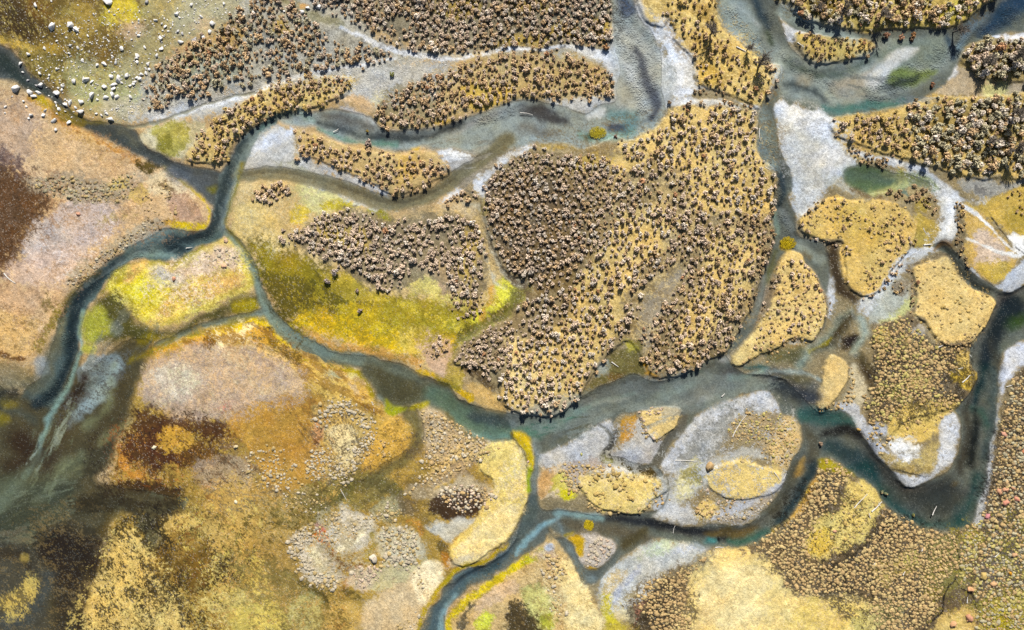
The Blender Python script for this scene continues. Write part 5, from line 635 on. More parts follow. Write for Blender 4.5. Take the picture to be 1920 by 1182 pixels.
# zones: kind, spacing, radius, height factor, gap level, colours, outline, label
ZONES = [
('t', 11, 3.6, .9, -.3, 'gold sand', "1505,412 1550,378 1630,378 1705,400 1700,460 1640,545 1595,530 1585,465", "golden tuft bump on the triangular golden island"),
('t', 15, 3.4, .8, -.2, 'gold sand', "1715,505 1775,485 1860,560 1830,635 1760,640 1715,590", "golden tuft bump on the smooth golden isle"),
('t', 13, 3.4, .9, -.3, 'gold sand', "1520,1010 1590,912 1648,945 1600,1025 1555,1048", "golden tuft bump on the pale oval meadow"),
('t', 13, 3.4, .9, -.2, 'gold brown', "1475,485 1545,570 1515,640 1385,685 1440,580", "golden tuft bump on the long golden isle"),
('t', 12, 3.2, .9, -.2, 'gold brown', "1670,790 1720,755 1790,755 1755,808 1690,825", "golden tuft bump on the gold lobe of the eastern isle"),
('s', 11.0, 6.0, 1.25, -.55, 'mauve tan tan olive', "272,175 300,125 330,95 390,62 440,30 490,-20 540,-20 590,40 640,85 700,85 735,108 690,128 640,122 600,138 520,150 440,165 390,178 340,192 300,205 275,195", "tan leafless willow bush on the stony flat beside the white boulders"),
('s', 10.2, 6.0, 1.3, -.75, 'mauve mauve tan pale', "605,-25 1140,-25 1150,40 1152,78 1120,88 1080,82 1000,90 940,90 880,100 820,98 770,92 720,72 665,45 615,22", "mauve leafless willow bush in the dense thicket above the pale sandy track"),
('s', 10.0, 5.6, 1.2, -.75, 'tan tan mauve gold', "360,280 375,250 420,212 470,178 540,152 620,140 660,150 655,172 600,197 550,207 520,222 480,232 440,270 420,310 395,305 365,295", "tan willow bush on the narrow golden strip along the north stream"),
('s', 10.6, 6.0, 1.25, -.72, 'mauve tan tan', "690,220 720,192 740,172 790,147 850,127 890,107 960,102 1060,102 1110,117 1145,137 1155,162 1140,186 1080,187 1010,190 940,193 880,212 800,238 740,242 715,238", "tan willow bush between the pale sandy track and the dark north river"),
('s', 11.0, 5.6, 1.2, -.70, 'tan mauve tan', "555,252 600,264 660,282 720,292 790,292 830,302 843,320 818,340 760,366 722,360 690,345 650,325 600,305 565,295", "tan willow bush on the small islet below the dark north river"),
('s', 9, 5.0, 1.1, -1, 'mauve tan', "470,357 500,345 545,350 535,370 500,380 475,374", "mauve willow bush in the small clump on the pale gravel spit"),
('s', 9, 4.6, 1.1, -1, 'mauve tan', "832,370 860,355 890,355 893,375 865,385 840,388", "mauve willow bush in the little clump at the bend of the dry side channel"),
('s', 10.4, 6.0, 1.25, -.8, 'mauve mauve pale mauve', "562,430 590,407 650,397 690,397 730,412 800,410 860,402 900,430 908,480 900,540 880,560 850,545 820,510 770,505 750,545 715,548 690,512 650,507 600,480 570,462 530,450 535,430", "mauve willow bush in the thicket above the yellow marsh meadow"),
('s', 9, 4.4, 1.1, -.4, 'mauve dark', "845,540 900,545 905,590 860,600", "small mauve willow bush at the lower tip of the meadow thicket"),
('s', 10.2, 5.4, 1.25, -.8, 'mauve mauve pale mauve tan', "908,400 912,335 936,303 990,278 1040,288 1110,292 1150,300 1180,330 1190,400 1160,450 1110,480 1060,520 1010,545 985,520 960,518 932,480", "mauve willow bush packed in the dense western half of the largest island"),
('s', 12.6, 5.8, 1.35, -.65, 'mauve tan mauve pale', "1150,270 1200,262 1240,225 1290,195 1340,195 1400,207 1418,230 1418,285 1440,315 1452,350 1440,400 1380,420 1290,400 1200,420 1185,380 1180,320", "round mauve willow bush set apart on the open golden turf of the largest island"),
('s', 12.2, 5.9, 1.4, -.62, 'mauve pale mauve tan', "1190,410 1290,395 1330,420 1300,480 1260,500 1215,540 1190,600 1165,640 1120,690 1085,745 1060,770 1010,778 970,770 940,750 935,700 960,640 950,610 985,565 1020,540 1110,480", "mauve willow bush on golden turf in the southern lobe of the largest island"),
('s', 11.0, 5.6, 1.25, -.7, 'mauve tan mauve dark', "1300,430 1380,415 1445,400 1447,470 1430,520 1400,588 1370,648 1310,695 1268,705 1222,705 1202,665 1200,620 1250,560 1280,510", "mauve willow bush on the eastern lobe of the largest island beside the narrow channel"),
('s', 8.4, 4.6, 1.1, -1.2, 'mauve mauve dark', "855,670 870,642 920,615 955,610 965,640 930,700 890,692 860,682", "small mauve willow bush in the dense knot west of the largest island"),
('s', 8, 4.2, 1.1, -.4, 'mauve tan', "785,660 800,640 830,632 835,655 815,675 790,680", "small mauve willow bush on the gravel point beside the yellow meadow"),
('s', 14.5, 5.2, 1.35, -.35, 'tan gold tan mauve', "1240,30 1260,0 1335,-20 1340,30 1365,62 1395,98 1440,120 1462,130 1440,175 1425,200 1380,190 1320,165 1300,140 1295,110 1275,85 1262,60", "tan willow bush on the golden turf below the bare trees by the north river"),
('s', 9, 4.4, 1.0, -.6, 'tan dark', "1298,178 1330,174 1380,190 1410,205 1370,204 1325,192", "low tan willow bush on the strip between two pale tracks"),
('s', 12.5, 7.5, 1.4, -.65, 'tan pale olive tan', "1470,-20 1480,10 1516,40 1590,54 1668,53 1745,53 1800,40 1846,5 1880,-30", "stout tan willow bush on the grassy bank north of the wide river"),
('s', 11, 5.4, 1.2, -.5, 'tan gold dark', "1490,72 1536,66 1592,72 1638,80 1636,98 1600,110 1547,119 1520,116", "tan willow bush on the leaf shaped islet in the upper river"),
('s', 11.5, 8.5, 1.4, -1.2, 'pale olive pale mauve', "1800,112 1813,90 1846,76 1872,72 1960,76 1960,152 1884,152 1851,148 1821,133", "big pale willow bush in the thicket on the right bank below the deep blue pool"),
('s', 11.5, 6.0, 1.25, -.7, 'tan gold tan mauve', "1560,225 1592,218 1633,213 1680,210 1700,250 1690,295 1643,283 1592,263", "tan willow bush at the pointed end of the eastern thicket"),
('s', 12, 8.0, 1.4, -.8, 'olive pale tan olive', "1690,205 1732,190 1821,188 1960,187 1960,330 1871,330 1836,334 1795,325 1745,310 1700,290", "broad grey green willow bush in the heart of the eastern thicket"),
('s', 8.5, 4.2, 1.0, -.4, 'tan dark', "1565,255 1600,270 1650,292 1690,318 1640,316 1600,297", "low tan willow bush on the sliver above the green pond"),
('s', 15, 3.8, 1.1, -.1, 'tan brown tan', "1505,415 1520,395 1580,375 1660,385 1708,410 1700,460 1655,520 1632,550 1595,535 1585,470 1540,450", "little brown willow bush dotted over the golden triangular island"),
('s', 7.5, 3.8, 1.0, -.5, 'dark brown mauve', "L 5 1500,425 1516,393 1547,376 1580,370", "little brown willow bush along the upper rim of the golden triangular island"),
('s', 7.5, 3.8, 1.0, -.5, 'dark brown mauve', "L 5 1714,440 1690,485 1655,535 1630,556 1595,545 1583,515 1580,465 1545,456 1510,440", "little brown willow bush along the lower rim of the golden triangular island"),
('s', 14, 4.2, 1.1, -.2, 'mauve tan', "1470,480 1500,478 1520,510 1545,570 1540,615 1510,640 1440,655 1400,675 1390,660 1430,610 1450,560", "little mauve willow bush on the long golden isle right of the largest island"),
('s', 8, 4.2, 1.1, -.9, 'mauve dark', "L 8 1458,505 1440,550 1420,595", "little dark willow bush lining the left edge of the long golden isle"),
('s', 8, 3.6, 1.0, -.6, 'dark mauve', "L 4 1515,500 1540,545 1553,590", "little dark willow bush lining the right edge of the long golden isle"),
('s', 11, 4.2, 1.1, -.4, 'tan gold brown', "1880,360 1930,345 1960,345 1960,420 1900,400", "small gold willow bush on the turf at the right margin above the white tracks"),
('s', 7.5, 4.0, 1.0, -.6, 'dark brown', "L 6 1798,390 1800,430 1797,470 1812,500", "small dark willow bush along the channel edge beside the white tracks"),
('s', 9, 4.4, 1.0, -.9, 'dark olive brown', "1670,535 1690,525 1702,540 1690,552 1675,548", "small dark willow bush in the tiny clump on the pale braided gravel"),
('s', 8, 4.0, 1.0, -.9, 'dark brown', "L 5 1702,500 1712,530 1712,565 1705,600", "small dark willow bush along the left rim of the smooth golden isle"),
('s', 8, 4.4, 1.1, -.3, 'tan dark', "1660,365 1690,344 1735,345 1744,375 1760,410 1712,385", "small tan willow bush on the brown patch below the green pond"),
# low hummocks and tussocks
('t', 7.2, 3.6, .9, -.9, 'sand dark olive', "52,335 120,328 190,342 250,322 262,350 240,378 185,383 110,368 62,352", "grey sedge tussock on the pale bank beside the dark brown pool"),
('t', 7.6, 3.4, .9, -.4, 'sand dark brown', "L 9 275,360 285,395 290,410 320,400 312,355", "grey sedge tussock on the peach headland with the yellow rim"),
('t', 6.6, 3.2, .9, -.9, 'stone sand dark', "L 11 305,412 270,435 235,455 200,485 170,505 140,530", "grey sedge tussock along the upper bank of the western river"),
('t', 10, 3.4, .9, -.2, 'stone mauve', "385,470 420,455 450,475 455,500 420,500 380,500", "pinkish sedge tussock on the yellow islet by the branching stream"),
('t', 6.4, 3.8, .8, -.6, 'stone sand stone', "L 14 598,785 640,760 684,785 690,822 672,850 655,880", "pale hummock on the upper and right rim of the domed islet of the orange flats"),
('t', 6.4, 3.6, .8, -.8, 'stone sand stone', "L 22 592,880 612,858 640,892", "pale hummock on the lower left rim of the domed islet of the orange flats"),
('t', 9, 3.6, .8, -.5, 'stone sand', "460,850 530,840 560,890 520,920 470,900", "pale hummock on the grey rise left of the domed islet"),
('t', 10, 3.4, .8, -.3, 'sand brown', "690,830 730,820 750,850 700,870", "pale hummock on the golden flat by the curved side channel"),
('t', 7.0, 3.8, .9, -.7, 'sand brown stone', "790,778 830,772 880,808 938,832 900,858 860,885 805,910 762,925 790,890 795,830", "tan hummock in the drift along the bank right of the curved side channel"),
('t', 6.6, 3.9, .8, -.8, 'stone stone sand', "L 15 595,998 560,1012 558,1045 590,1082 625,1092", "pale hummock in the crescent left of the rust red pool"),
('t', 6.8, 3.6, .8, -.8, 'stone sand', "L 12 628,985 630,965 622,1010", "pale hummock in the small tail above the rust red pool"),
('t', 6.6, 3.8, .8, -.8, 'stone sand', "L 11 655,990 690,978 730,958 745,962", "pale hummock in the crescent right of the rust red pool"),
('t', 7.2, 4.2, .8, -.9, 'stone stone sand', "708,1000 735,985 778,992 790,1020 785,1060 740,1065 700,1060 720,1035", "pale hummock on the knoll beside the white grass bluff"),
('t', 7.6, 4.2, .8, -.8, 'stone mauve', "655,1075 700,1055 720,1060 700,1100 665,1095", "pale hummock at the foot of the knoll by the white bluff"),
('t', 11, 3.2, .8, 0, 'stone sand', "530,900 600,910 610,960 560,970 530,950", "small pale hummock scattered on the brown shallows"),
('t', 7.0, 4.0, .8, -.8, 'mauve stone brown', "820,920 880,905 930,915 935,930 890,960 850,960", "mauve hummock on the dark wet hollow by the grass bluff"),
('t', 6.6, 3.4, .9, -.7, 'sand brown', "1055,875 1090,868 1130,872 1160,880 1110,890 1085,905 1078,930 1060,915", "sand coloured hummock on the gravel rim of the oval grass island"),
('t', 9, 4.2, .9, -.2, 'gold sand', "1100,890 1180,886 1245,910 1220,938 1170,955 1110,945", "golden hummock on the oval grass island"),
('t', 6.8, 3.8, .9, -.9, 'sand brown', "L 5 1085,905 1095,935 1130,955 1170,963 1215,955 1250,932", "tan hummock along the lower rim of the oval grass island"),
('t', 6.8, 4.2, .9, -.9, 'sand mauve', "L 6 1235,768 1212,775 1205,792 1215,812 1228,825", "tan hummock around the rim of the small golden islet in the gravel"),
('t', 6.6, 3.0, .9, -.4, 'brown sand moss', "1365,790 1400,772 1465,775 1495,800 1490,845 1450,860 1430,840 1400,832 1370,832", "brown hummock on the grey gravel island with the long bleached poles"),
('t', 6.8, 3.6, .9, -.7, 'brown sand', "L 8 1430,830 1455,860 1480,870", "brown hummock at the right edge of the gravel island with poles"),
('t', 7, 3.6, .9, -.7, 'brown sand mauve', "L 7 1315,905 1325,930 1345,945 1390,935", "brown hummock on the left rim of the pale grass patch in the gravel"),
('t', 7, 3.8, .9, -.7, 'brown sand', "1305,950 1325,940 1345,955 1338,980 1310,975", "brown hummock on the round knob by the southern channel"),
('t', 7, 3.2, .9, -.5, 'sand stone', "1345,968 1410,950 1440,935 1445,950 1400,975", "sand hummock on the lower gravel margin of the pole island"),
('t', 6.8, 4.0, 1, -1.2, 'brown sand brown moss', "1633,622 1660,607 1700,595 1745,640 1790,655 1785,690 1770,720 1800,750 1790,768 1720,752 1694,762 1655,800 1625,790 1620,750 1638,705", "brown sedge tussock packed over the middle of the long eastern isle"),
('t', 6.6, 3.6, 1, -.9, 'brown dark', "L 7 1760,648 1790,650 1822,640", "brown sedge tussock under the smooth golden isle by the right river"),
('t', 7.2, 3.8, .9, -.9, 'sand brown', "L 5 1590,680 1598,715 1590,745 1565,765 1540,770", "tan hummock on the right rim of the narrow golden islet"),
('t', 7.5, 3.8, .9, -.7, 'brown sand', "1630,815 1660,810 1670,840 1640,840", "brown hummock on the gravel beside the white silt flat"),
('t', 7.0, 4.2, 1, -1.2, 'brown sand brown tan', "1535,885 1570,870 1600,895 1580,910 1560,950 1525,985 1512,1030 1555,1055 1620,1020 1645,990 1660,960 1720,985 1790,1000 1800,1060 1770,1090 1730,1190 1650,1190 1630,1120 1580,1112 1500,1112 1470,1080 1440,1045 1410,1022 1470,985 1510,940", "brown sedge tussock in the tussock field around the pale oval meadow"),
('t', 7.2, 4.0, 1, -.9, 'brown sand mauve', "1190,1130 1220,1090 1280,1065 1320,1045 1300,1070 1290,1120 1295,1190 1230,1190 1215,1150", "brown sedge tussock in the field left of the big pale meadow"),
('t', 7.2, 3.8, .9, -.3, 'sand stone brown', "1020,1045 1045,1040 1060,1075 1040,1110 1060,1150 1040,1150 1020,1090", "sand hummock on the tongue between the southern channels"),
('t', 7.5, 3.8, .9, -.6, 'stone mauve', "1110,1005 1145,1015 1150,1035 1125,1058 1100,1060 1105,1030", "pale hummock on the grey islet between the two southern side channels"),
('t', 7.2, 4.4, 1, -.9, 'brown olive dark sand', "1878,780 1892,725 1920,700 1960,690 1960,960 1900,960 1850,980 1855,910 1865,850", "olive brown sedge tussock on the right bank of the dark river bend"),
('t', 7.6, 3.8, .9, -.7, 'brown moss olive', "1800,1000 1850,975 1960,960 1960,1190 1830,1190 1840,1130 1800,1090", "olive sedge tussock on the dark marsh beyond the drainage crack"),
('t', 7.5, 3.8, .9, -.8, 'sand gold brown', "1540,862 1575,868 1605,890 1580,885", "golden tussock on the yellow reed edge of the dark pool"),
('t', 9, 3.4, .9, -.2, 'stone sand', "770,1070 790,1110 760,1160 740,1180 770,1190 800,1140 795,1080", "cream hummock behind the white grass bluff"),
]
def zone_mask(s):
    w, d = sd_shape(s, 16, False); return w, d + 8*N_rag[w] + 7*N_grain[w] + 2 < 0
plants = {'s': [], 't': []}
N_gap = .75*N_patch + .55*fbm(20, 808, 2)
taken = np.zeros((NY, NX), bool)
for zi, (kind, sp, r0, hf, gap, tints, shape, lab) in enumerate(ZONES):
    if kind == 't':
        field = any(q in lab for q in ('tussock field', 'right bank', 'long eastern', 'field left', 'dark marsh'))
        sp, r0, hf = (5.3, 3.0, hf*.66) if field else (sp*.82, r0*.74, hf*.85)
        if field: tints = tints.replace('mauve', 'brown').replace('stone', 'sand').replace('tan', 'sand')
    elif r0 > 7: sp, r0, hf = sp*.84, r0*.74, hf*.85
    elif r0 > 5: sp, r0 = sp*.78, r0*.70
    else: sp, r0 = sp*.86, r0*.80
    g = np.random.default_rng(1000+zi)
    w, m = zone_mask(shape)
    full = np.zeros((NY, NX), bool); full[w] = m
    iy, ix = np.where(full)
    x0, x1, y0, y1 = xs[ix.min()], xs[ix.max()], ys[iy.min()], ys[iy.max()]
    row = 0; y = y0
    while y <= y1:
        x = x0 + (sp/2 if row % 2 else 0)
        while x <= x1:
            qx, qy = x+g.uniform(-.55, .55)*sp, y+g.uniform(-.55, .55)*sp
            r = r0*np.clip(g.lognormal(-.04, .32), .45, 1.8)
            if at(full, qx, qy) and not at(taken, qx, qy) and at(N_gap, qx, qy) > gap*.9 - .05 and (at(dw, qx, qy) > 1.0):
                tn = tints.split()[g.integers(len(tints.split()))]
                if kind == 's' and g.uniform() < .012: tn = 'rust'
                plants[kind].append((qx, qy, r/10, hf*g.uniform(.8, 1.2), g.uniform(0, 6.283), tn, g.uniform(.8, 1.15), int(g.integers(99)), zi))
            x += sp
        y += sp*.87; row += 1
    taken |= full & (sp < 9)
print('plants', len(plants['s']), len(plants['t']))
print({ZONES[z][7][:50]: sum(p[8] == z for k in plants for p in plants[k]) for z in range(len(ZONES))} if False else '')

def tint_rgb(tn, v, z=0):
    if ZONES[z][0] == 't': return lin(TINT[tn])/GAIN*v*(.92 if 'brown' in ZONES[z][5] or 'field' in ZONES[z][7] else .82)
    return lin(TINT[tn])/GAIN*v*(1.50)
def place(kind, protos, matl, one, many, cat, many_lab, grp):
    P = sorted(plants[kind], key=lambda p: -p[2]*p[3]**.3)
    meshes = []
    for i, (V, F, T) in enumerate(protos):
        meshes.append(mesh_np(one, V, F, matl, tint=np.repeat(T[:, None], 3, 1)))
    inframe = [p for p in P if 2 < p[0] < 1918 and 2 < p[1] < 1180]
    solo = inframe[:300]; ids = set(map(id, solo))
    for p in solo:
        x, y, r, hf, rot, tn, v, k, z = p
        o = link(one, meshes[k % len(protos)], label=ZONES[z][7], category=cat, group=grp+' '+str(ZONES[z][7].split(' ', 4)[-1])[:60])
        wx, wy = px(x, y); o.location = (wx, wy, float(ground_z(x, y))-.03)
        o.rotation_euler = (0, 0, rot); o.scale = (r, r, r*hf); o.color = (*tint_rgb(tn, v, z), 1)
    VV, FF, CC, n = [], [], [], 0
    for p in P:
        if id(p) in ids: continue
        x, y, r, hf, rot, tn, v, k, z = p
        V, F, T = protos[k % len(protos)]
        c, s = math.cos(rot), math.sin(rot); wx, wy = px(x, y)
        Q = np.stack([(V[:, 0]*c-V[:, 1]*s)*r+wx, (V[:, 0]*s+V[:, 1]*c)*r+wy, V[:, 2]*r*hf+float(ground_z(x, y))-.03], -1)
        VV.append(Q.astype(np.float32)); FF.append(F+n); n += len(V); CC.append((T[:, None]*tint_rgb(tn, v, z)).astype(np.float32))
    link(many, mesh_np(many, np.concatenate(VV), np.concatenate(FF), matl, tint=np.concatenate(CC)), kind='stuff', label=many_lab, category=cat)
place('s', SHRUBS, M_shrub, 'willow_shrub', 'willow_thicket', 'shrub', "leafless tan and mauve willow scrub covering the river islands", 'willow bushes:')
place('t', TUSS, M_tuss, 'sedge_tussock', 'tussock_field', 'tussock', "low brown sedge hummocks covering the marshy banks and islets", 'sedge tussocks:')
# ------------------------------------------------------------------ boulders of the north-west fan
def rock_proto(seed):
    """a broken block: the hull of a few scattered corners, its edges knocked off"""
    g = np.random.default_rng(seed)
    bm = bmesh.new()
    for p in unit(g.normal(size=(13, 3)))*g.uniform(.82, 1.08, (13, 1)): bm.verts.new(p)
    bmesh.ops.convex_hull(bm, input=bm.verts[:])
    bmesh.ops.bevel(bm, geom=bm.edges[:], offset=.05, segments=1, affect='EDGES')
    bmesh.ops.triangulate(bm, faces=bm.faces[:])
    bm.verts.index_update()
    V = np.array([v.co[:] for v in bm.verts]); F = np.array([[v.index for v in f.verts] for f in bm.faces]); bm.free()
    V = V*np.array([1.08, g.uniform(.66, .95), g.uniform(.65, .9)]); V[:, 2] += .22
    return mesh_np('boulder', V, F, M_rock)
ROCKS = [rock_proto(300+i) for i in range(9)]
B = """270,45,40,2 800,22,68,1 1090,20,32,7 1657,35,32 385,15,18 580,42,16 395,207,62 530,200,64 568,222,52 655,270,25 425,310,20 527,340,28 335,360,32 215,405,32 520,402,26 585,360,28 905,360,44 835,422,28 715,405,16 615,450,28 155,475,36 165,535,26 425,517,26 300,547,30 370,565,22 725,490,34 775,477,44 860,470,32 1017,415,36 1015,438,28 1018,464,34 1100,477,34 1165,415,34 1030,265,28 980,297,22 1030,155,28 1155,155,34 1225,205,30 1200,180,20 1278,178,16 1310,110,36 1330,135,24 1417,40,28 1580,185,52 1490,130,34 1240,152,16 1355,255,30,7 1320,235,26 1340,315,46 1445,305,52,7 1510,280,46 1550,240,36 1740,225,42,7 1880,110,46 880,75,16 810,90,20 700,110,20 205,597,28,7 300,632,44 268,632,26,7 125,665,68 222,685,54 284,688,44 258,716,42 418,692,48 470,640,30 460,668,28 435,655,22 345,650,14 360,710,16 383,720,12 410,760,24 420,785,22 437,808,30 485,778,40 525,762,46 603,757,46 600,830,54 565,798,28 555,600,46 640,593,58 685,610,32 775,648,38 690,713,52 788,727,44 725,740,24 840,706,46 868,718,38 825,572,42 880,590,60 850,632,46 845,665,40 940,563,40 905,615,26 965,640,28 970,720,36 990,630,30 1038,592,40 795,845,28 755,855,24 715,845,22 822,887,46,1 48,795,28 45,840,18 240,855,34 218,882,24 325,860,38 340,820,30 405,895,46 515,912,38 418,963,28 530,868,16 425,843,18 485,825,18 180,755,22 200,790,24 95,718,18 1075,355,30 1195,370,36 1190,290,36 1085,545,36 1050,556,32 1015,580,32 1000,610,26 1110,520,30 2175,30,28 2190,118,32 2235,95,42 2277,68,36 2330,20,30 2358,58,44 2267,146,24 2100,90,22"""
def spot(x, y):
    """where a boulder lies, in words, by its photo position"""
    if x > 540: return 'by the small brown creek at the top'
    if at(dw, x, y) < 2: return 'in the narrow stream'
    if x < 115 and y > 150: return 'on the peach bank below the stream'
    if 185 < x < 270 and 135 < y < 190: return 'in the boulder pile beside the willows'
    if 105 < x <= 185 and y > 140: return 'on the sage flat above the stream'
    if x > 255: return 'among the pebbles by the willow edge'
    if y < 40: return 'high on the olive meadow'
    if x < 115: return 'low on the dark olive meadow'
    if y < 130: return 'on the middle of the pebbly meadow'
    return 'on the yellow stream verge'
bl = []
for tok in B.split():
    v = list(map(float, tok.split(','))); x, y, d = v[0]/3.94, v[1]/3.94, v[2]/3.94/10
    bl.append((x, y, d, int(v[3]) if len(v) > 3 else 0))
SHAPE = ['angular', 'blocky', 'rounded', 'pointed', 'slab like', 'wedge shaped', 'squat', 'oval', 'knobbly']
cls = {}
recs = []
for i, (x, y, d, f) in enumerate(bl):
    size = 'large' if d > 1.15 else 'middle sized' if d > .78 else 'small'
    tone = 'grey' if f == 7 else 'dark sided white' if f in (1, 2) else 'white'
    key = f'{size} {tone} boulder {spot(x, y)}'
    cls.setdefault(key, []).append(i); recs.append(key)
ORD = 'first second third fourth fifth sixth seventh eighth ninth tenth eleventh twelfth thirteenth fourteenth fifteenth sixteenth seventeenth eighteenth nineteenth twentieth'.split()
for i, (x, y, d, f) in enumerate(bl):
    mem = sorted(cls[recs[i]], key=lambda q: bl[q][0])
    lab = recs[i] if len(mem) == 1 else recs[i] + ', ' + ORD[min(mem.index(i), 19)] + ' from the left'
    o = link('boulder', ROCKS[i % 9], label=lab, category='boulder', group='white boulders of the stony fan')
    r = d*.57; wx, wy = px(x, y)
    g = np.random.default_rng(i+5)
    o.location = (wx, wy, float(ground_z(x, y))-.02); o.rotation_euler = (0, 0, g.uniform(0, 6.28)); o.scale = (r*1.05, r, r*g.uniform(.85, 1.15))
    t = .55 if f == 7 else 1.0*g.uniform(.88, 1.06); o.color = (t, t*.99, t*(1.04 if f == 7 else .98), 1)
# loose stones: too many and too small to count
def stones(name, n, shape, rlo, rhi, lab, seed, pw=2.2, tone=(.6, 1.1)):
    g = np.random.default_rng(seed); w, m = zone_mask(shape); full = np.zeros((NY, NX), bool); full[w] = m
    iy, ix = np.where(full & (N_patch > -.75)); pk = g.integers(0, len(iy), n)
    base = []
    for q in range(5):
        bm = bmesh.new(); bmesh.ops.create_icosphere(bm, subdivisions=1, radius=1)
        V = np.array([v.co[:] for v in bm.verts]); F = np.array([[v.index for v in f.verts] for f in bm.faces]); bm.free()
        base.append((V*(1+g.normal(size=(len(V), 1))*.16)*[1, g.uniform(.6, 1), g.uniform(.5, .8)], F))
    VV, FF, k = [], [], 0; CC = []
    for p in pk:
        V, F = base[g.integers(5)]; x, y = xs[ix[p]], ys[iy[p]]
        r = rlo+(rhi-rlo)*g.uniform()**pw; a = g.uniform(0, 6.28); wx, wy = px(x, y)
        Q = np.stack([(V[:, 0]*math.cos(a)-V[:, 1]*math.sin(a))*r+wx, (V[:, 0]*math.sin(a)+V[:, 1]*math.cos(a))*r+wy, V[:, 2]*r+float(ground_z(x, y))], -1)
        VV.append(Q); FF.append(F+k); k += len(V); CC.append(np.full((len(V), 3), g.uniform(*tone))*lin('f0eae0')/GAIN)
    o = link(name, mesh_np(name, np.concatenate(VV), np.concatenate(FF), M_tuss, tint=np.concatenate(CC)), kind='stuff', label=lab, category='stones')
stones('fan_stones', 1150, "60,100 150,30 250,10 330,-10 460,-20 480,20 400,50 330,85 285,140 270,190 240,225 190,225 130,200 90,170", .05, .26, "small white stones strewn over the olive stony fan", 1)
stones('flat_stones', 1500, "250,215 300,160 380,150 440,165 520,150 620,130 760,110 860,112 760,150 700,190 600,150 480,180 380,205", .04, .14, "pale pebbles strewn over the grey stony flats", 2)
stones('meadow_stones', 260, "0,0 200,0 240,60 120,120 40,90 0,60", .04, .13, "scattered small pale stones on the olive meadow", 3)

# ------------------------------------------------------------------ bleached driftwood
def log_mesh(L, w, seed, forks):
    g = np.random.default_rng(seed); VV, FF, k = [], [], 0
    def tube(P, R_, n=7):
        nonlocal k
        P = np.array(P)
        for i, (p, r) in enumerate(zip(P, R_)):
            t = unit(P[min(i+1, len(P)-1)]-P[max(i-1, 0)]); u = unit(np.cross(t, [0, 0, 1.001])); v = np.cross(u, t)
            a = np.arange(n)*2*math.pi/n
            VV.append(p+r*(np.cos(a)[:, None]*u+np.sin(a)[:, None]*v))
            if i:
                for q in range(n):
                    FF.append([k-n+q, k-n+(q+1) % n, k+(q+1) % n, k+q])
            k += n
    m = 7; t = np.linspace(0, 1, m); bow = g.uniform(-.06, .06)*L
    axis = np.stack([(t-.5)*L, bow*np.sin(t*math.pi)+g.normal(size=m)*.015*L*.3, w*.75+g.normal(size=m)*.01], -1)
    tube(axis, w*(1.05-.6*t)); 
    for f in range(forks):
        i = g.integers(2, 6); s = g.choice([-1, 1]); b = axis[i]; ln = L*g.uniform(.15, .3)
        d = unit(np.array([.7, s*g.uniform(.5, .9), .25]))
        tube([b, b+d*ln*.5, b+d*ln+[0, 0, .05]], [w*.5, w*.35, w*.15], 5)
    return mesh_np('driftwood_log', np.concatenate(VV), np.array(FF), M_wood)
